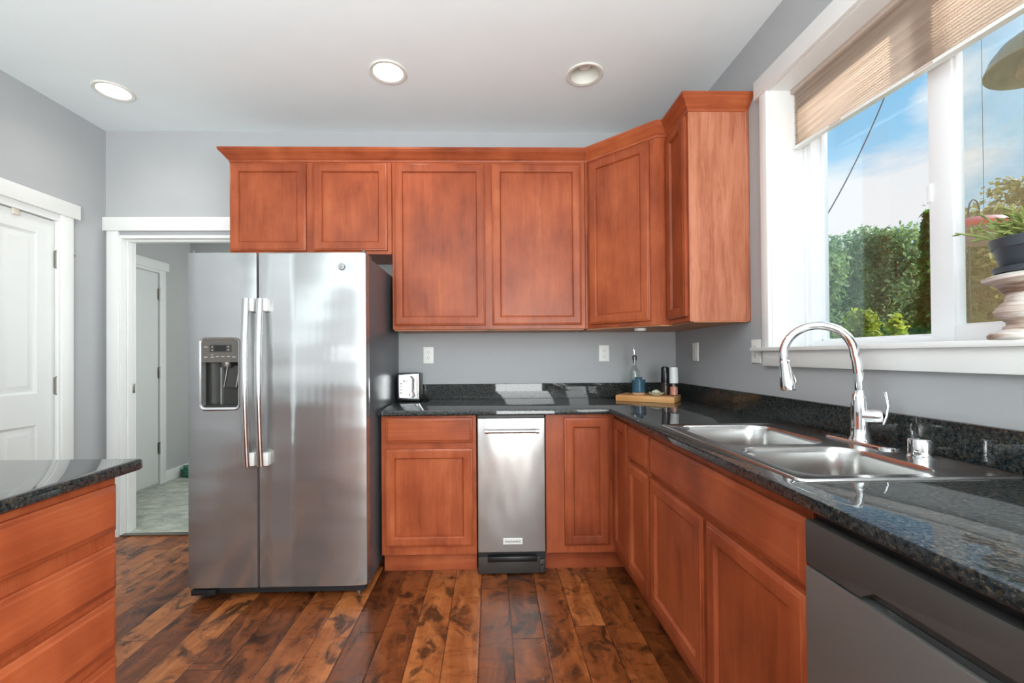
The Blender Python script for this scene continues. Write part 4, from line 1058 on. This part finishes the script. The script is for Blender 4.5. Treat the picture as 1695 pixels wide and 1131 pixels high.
def hall_things():
    b = BM()
    t = bmesh.new(); bmesh.ops.create_icosphere(t, subdivisions=4, radius=1)
    for v in t.verts:
        n = v.co.normalized(); k = 1+.16*math.sin(5*n.x+2)*math.sin(6*n.y)+.10*math.sin(11*n.z+n.x*7)
        v.co = Vector((n.x*.15*k, n.y*.10*k, max(n.z*.075*k, -.052)))
    bmesh.ops.translate(t, vec=(-3.0, 4.54, .058), verts=t.verts); merge(b, t)
    single('crumpled_cloth', b, 'cloth_green', 'crumpled green cloth on the hall carpet by the baseboard', 'cloth', (-3.0, 4.54, .005), smooth=70)

# ================================================================== OUTDOORS
def leaves(b_pts, n, size, flat=.5):
    """array of leaf quads at given centres -> verts, faces"""
    m = len(b_pts); d = rng.normal(size=(m, 3)); d /= np.linalg.norm(d, axis=1)[:, None]
    e = rng.normal(size=(m, 3)); e = np.cross(d, e); e /= np.linalg.norm(e, axis=1)[:, None]
    s = size*rng.uniform(.6, 1.3, size=(m, 1))
    v = np.stack([b_pts-d*s, b_pts+e*s*flat, b_pts+d*s, b_pts-e*s*flat], 1).reshape(-1, 3)
    return v
def foliage_obj(name, v, mat, parent, loc):
    me = bpy.data.meshes.new(name); m = len(v)//4
    me.from_pydata((v-np.array(loc)).tolist(), [], np.arange(m*4).reshape(-1, 4).tolist()); me.materials.append(MATS[mat])
    o = bpy.data.objects.new(name, me); COL.objects.link(o); o.parent = parent; return o
GZ = -.35
def tree(name, label, cat, x, y, top, rx, ry, mat, n=5200, size=.085, shape='round', group=None, low=0.15, clumps=70):
    T = Thing(name, label, cat, (x, y, GZ), group)
    h = top-GZ; rx *= .82; ry *= .82
    cl = []
    for k in range(clumps):
        q = rng.uniform(low, 1); a = rng.uniform(0, 2*PI); rr = math.sqrt(rng.uniform(.05, 1))
        if shape == 'round': w = math.sin(PI*min(1, (.25+.75*q)))**.55 if q < .98 else .3
        elif shape == 'cone': w = max(.06, 1.02-q)
        else: w = .75+.25*math.sin(PI*q)
        cl.append((x+rx*w*rr*math.cos(a), y+ry*w*rr*math.sin(a), GZ+h*q))
    cl = np.array(cl); idx = rng.integers(0, len(cl), n)
    sg = .22 if shape != 'cone' else .12
    p = cl[idx]+np.clip(rng.normal(size=(n, 3)), -1.6, 1.6)*np.array([rx*sg, ry*sg, h*.055])
    p[:, 2] = np.minimum(p[:, 2], top+rng.uniform(-.1, .12, n))
    foliage_obj('foliage', leaves(p, n, size), mat, T.o, (x, y, GZ))
    b = BM(); tube(b, [(x, y, GZ), (x+.03, y, GZ+h*.4), (x-.02, y+.02, GZ+h*.85)], [.09*min(1, rx), .07*min(1, rx), .02], 8)
    for k in range(5):
        a = k*1.3; z = GZ+h*(.35+.1*k); tube(b, [(x, y, z), (x+rx*.6*math.cos(a), y+ry*.6*math.sin(a), z+h*.12)], [.03*min(1, rx), .008], 6)
    T.part('trunk', b, 'bark')
def outdoors():
    b = BM(); box(b, R+.3, 60, -30, 70, GZ-.1, GZ); struct('ground', b, 'lawn')
    b = BM(); box(b, 6.5, 9.0, -7.5, 1.0, GZ, 5.15); o = struct('wall_sun_blocker', b, 'blocker_gray')  # unseen block added so the sun reaches only the window shade
    hl = [('green garden tree seen behind the left edge of the window glass', .755, 10.3, 3.82), ('full green garden tree in the hedge row behind the yellow-green shrub', .855, 12.5, 4.69), ('dense green garden tree in the hedge row left of the slim cypress', .955, 10.3, 4.12), ('green garden tree in the hedge row behind the window post', 1.06, 12.5, 4.66)]
    for lab, s, y, top in hl:
        tree('garden_tree', lab, 'tree', s*y, y, top, .0735*y, .068*y, 'leaf_hedge', 9500, .066, 'col', 'hedge trees beyond the window', .05, 110)
    for s, y, top, lab in ((.775, 14.9, 4.8, 'background tree showing through gaps left in the hedge row'), (.90, 17.8, 5.4, 'background tree showing through gaps mid hedge row'), (1.025, 14.9, 4.8, 'background tree showing through gaps right in the hedge row')):
        tree('backdrop_tree', lab, 'tree', s*y, y, top-.5, 1.2, 1.0, 'leaf_hedge', 3600, .12, 'col', 'trees behind the hedge row', .05, 80)
    tree('cypress', 'slim bright green cypress just left of the window post', 'tree', 1.035*6.4, 6.4, 3.24, .42, .40, 'leaf_cypress', 5200, .06, 'cone', None, .0, 120)
    tree('shrub', 'yellow-green shrub low in the glass behind the faucet arch', 'shrub', .868*7.8, 7.8, 1.92, .43, .43, 'leaf_bright', 2600, .055, 'round', 'yellow-green shrubs', .3, 60)
    tree('shrub', 'small yellow-green shrub beside the foot of the cypress', 'shrub', .952*5.2, 5.2, 1.57, .21, .21, 'leaf_bright', 1900, .05, 'round', 'yellow-green shrubs', .3, 45)
    for lab, s, y, top, rx in (('olive green tree behind the sliding pane beside the window post', 1.175, 7.9, 3.82, .66), ('tall olive green tree behind the potted succulent', 1.265, 10.2, 5.26, 1.0), ('olive green tree at the right edge of the window view', 1.37, 13.2, 6.8, 1.35)):
        tree('olive_tree', lab, 'tree', s*y, y, top, rx, .85*rx, 'leaf_olive', 5200, .085, 'col', 'olive trees behind the screen', .03, 95)
    # overhead service wire
    b = BM(); A = Vector((.752*7, 7, 1.2+.27*7)); B_ = Vector((.930*7, 7, 1.2+.63*7))
    pts = []
    for k in range(15):
        q = k/14*1.35-.02; p = A.lerp(B_, q); p.z -= .55*q*(1.35-q)*1.0; pts.append(p)
    T = Thing('service_wire', 'dark overhead wire climbing across the sky in the window', 'wire', tuple(A))
    tube(b, pts, .011, 8); T.part('cable', b, 'cable_gray')
    b = BM(); lathe(b, [(.02, -.10), (.035, -.07), (.035, .05), (.02, .07)], (A.x+.03, A.y, A.z+.1), 14); T.part('insulator', b, 'badge_white')
    b = BM(); tube(b, [(A.x-.06, A.y, GZ), (A.x-.06, A.y, A.z+.25)], .04, 12); T.part('mast', b, 'hinge_metal')
    # hanging feeders outside the sliding half
    cx, cy, z = 2.190, 1.675, 2.36
    T = Thing('seed_feeder', 'hanging seed feeder with an olive dome cover outside the window', 'bird feeder', (cx, cy, z))
    b = BM(); lathe(b, [(0, .150), (.03, .147), (.07, .128), (.11, .092), (.14, .045), (.152, .006), (.156, -.004), (.152, -.006), (.146, .004), (.135, .045), (.105, .088), (.06, .124), (0, .144)], (cx, cy, z), 40, cap=False); bmesh.ops.rotate(b, cent=(cx, cy, z), matrix=Matrix.Rotation(math.radians(-8), 3, Vector((.63, -.77, 0))), verts=b.verts); T.part('dome', b, 'feeder_olive')
    b = BM(); lathe(b, [(0, .05), (.05, .05), (.085, .012), (.092, -.022), (.085, -.036), (.05, -.046), (0, -.048)], (cx+.02, cy-.02, z), 30, cap=False); T.part('seed_cake', b, 'feeder_seed')
    b = BM(); tube(b, [(cx, cy, z+.14), (cx, cy, z+1.0)], .0025, 6); T.part('hanger', b, 'cable_gray')
    cx, cy, z = 1.972, 1.692, 1.700
    T = Thing('nectar_feeder', 'red-topped saucer nectar feeder hanging outside behind the succulent', 'bird feeder', (cx, cy, z))
    b = BM(); lathe(b, [(0, .046), (.05, .044), (.10, .030), (.124, .012), (.127, .0), (.122, -.006), (.0, -.004)], (cx, cy, z), 40, cap=False); rot = Matrix.Rotation(math.radians(7), 3, Vector((.66, .75, 0))); bmesh.ops.rotate(b, cent=(cx, cy, z), matrix=rot, verts=b.verts); T.part('cover', b, 'feeder_red')
    b = BM(); lathe(b, [(.120, -.006), (.118, -.022), (.090, -.052), (.03, -.062), (0, -.063)], (cx, cy, z), 40, cap=False); bmesh.ops.rotate(b, cent=(cx, cy, z), matrix=rot, verts=b.verts); T.part('bowl', b, 'acrylic_haze')
    b = BM(); tube(b, [(cx, cy, z+.044), (cx, cy, z+1.625)], .001, 6); T.part('hanger', b, 'cable_gray')
    # bracket that carries both feeders, fixed to the outside wall above the shade
    T = Thing('feeder_bracket', 'metal arm above the shade that carries the hanging feeders', 'bracket', (R+.17, 1.72, 3.2))
    b = BM(); tube(b, [(R+.17, 1.72, 3.20), (1.972, 1.692, 3.338), (2.205, 1.674, 3.371)], .008, 8); T.part('arm', b, 'cable_gray')
    # garden hook
    y = 5.4; x = 1.128*y; zt = 1.2+.37*y
    T = Thing('garden_hook', 'thin shepherd hook pole standing beyond the sliding pane', 'garden hook', (x, y, GZ))
    b = BM(); pts = [(x, y, GZ), (x, y, zt-.2)]+[(x+.09*(1-math.cos(a))*.8, y, zt-.2+.16*math.sin(a)) for a in np.linspace(.2, 3.6, 12)]
    tube(b, pts, .009, 6); T.part('pole', b, 'cable_gray')

# ================================================================== BUILD
LIGHTS = [(-2.180, 2.566), (-.550, 2.380), (.530, 2.389)]
OIL, JAR, DISH, PEP, SALT = (.945, 2.845), (.942, 2.762), (1.030, 2.698), (1.108, 2.750), (1.143, 2.700)
plain('latch_beige', srgb(214, 206, 190), .5); plain('whitewash_rail', srgb(196, 180, 166), .5); plain('sticker', srgb(206, 186, 176), .6); plain('panel_dark', srgb(58, 54, 52), .4)
room(); casing_opening(); closet_door(); hall_door(); window(); shade()
wall_cabinets(); base_cabinets(); counter(); sink(); faucet()
refrigerator(); compactor(); dishwasher(); island()
outlets(); toaster(); board_group(); window_plant(); ceiling_lights(); hall_things(); outdoors()
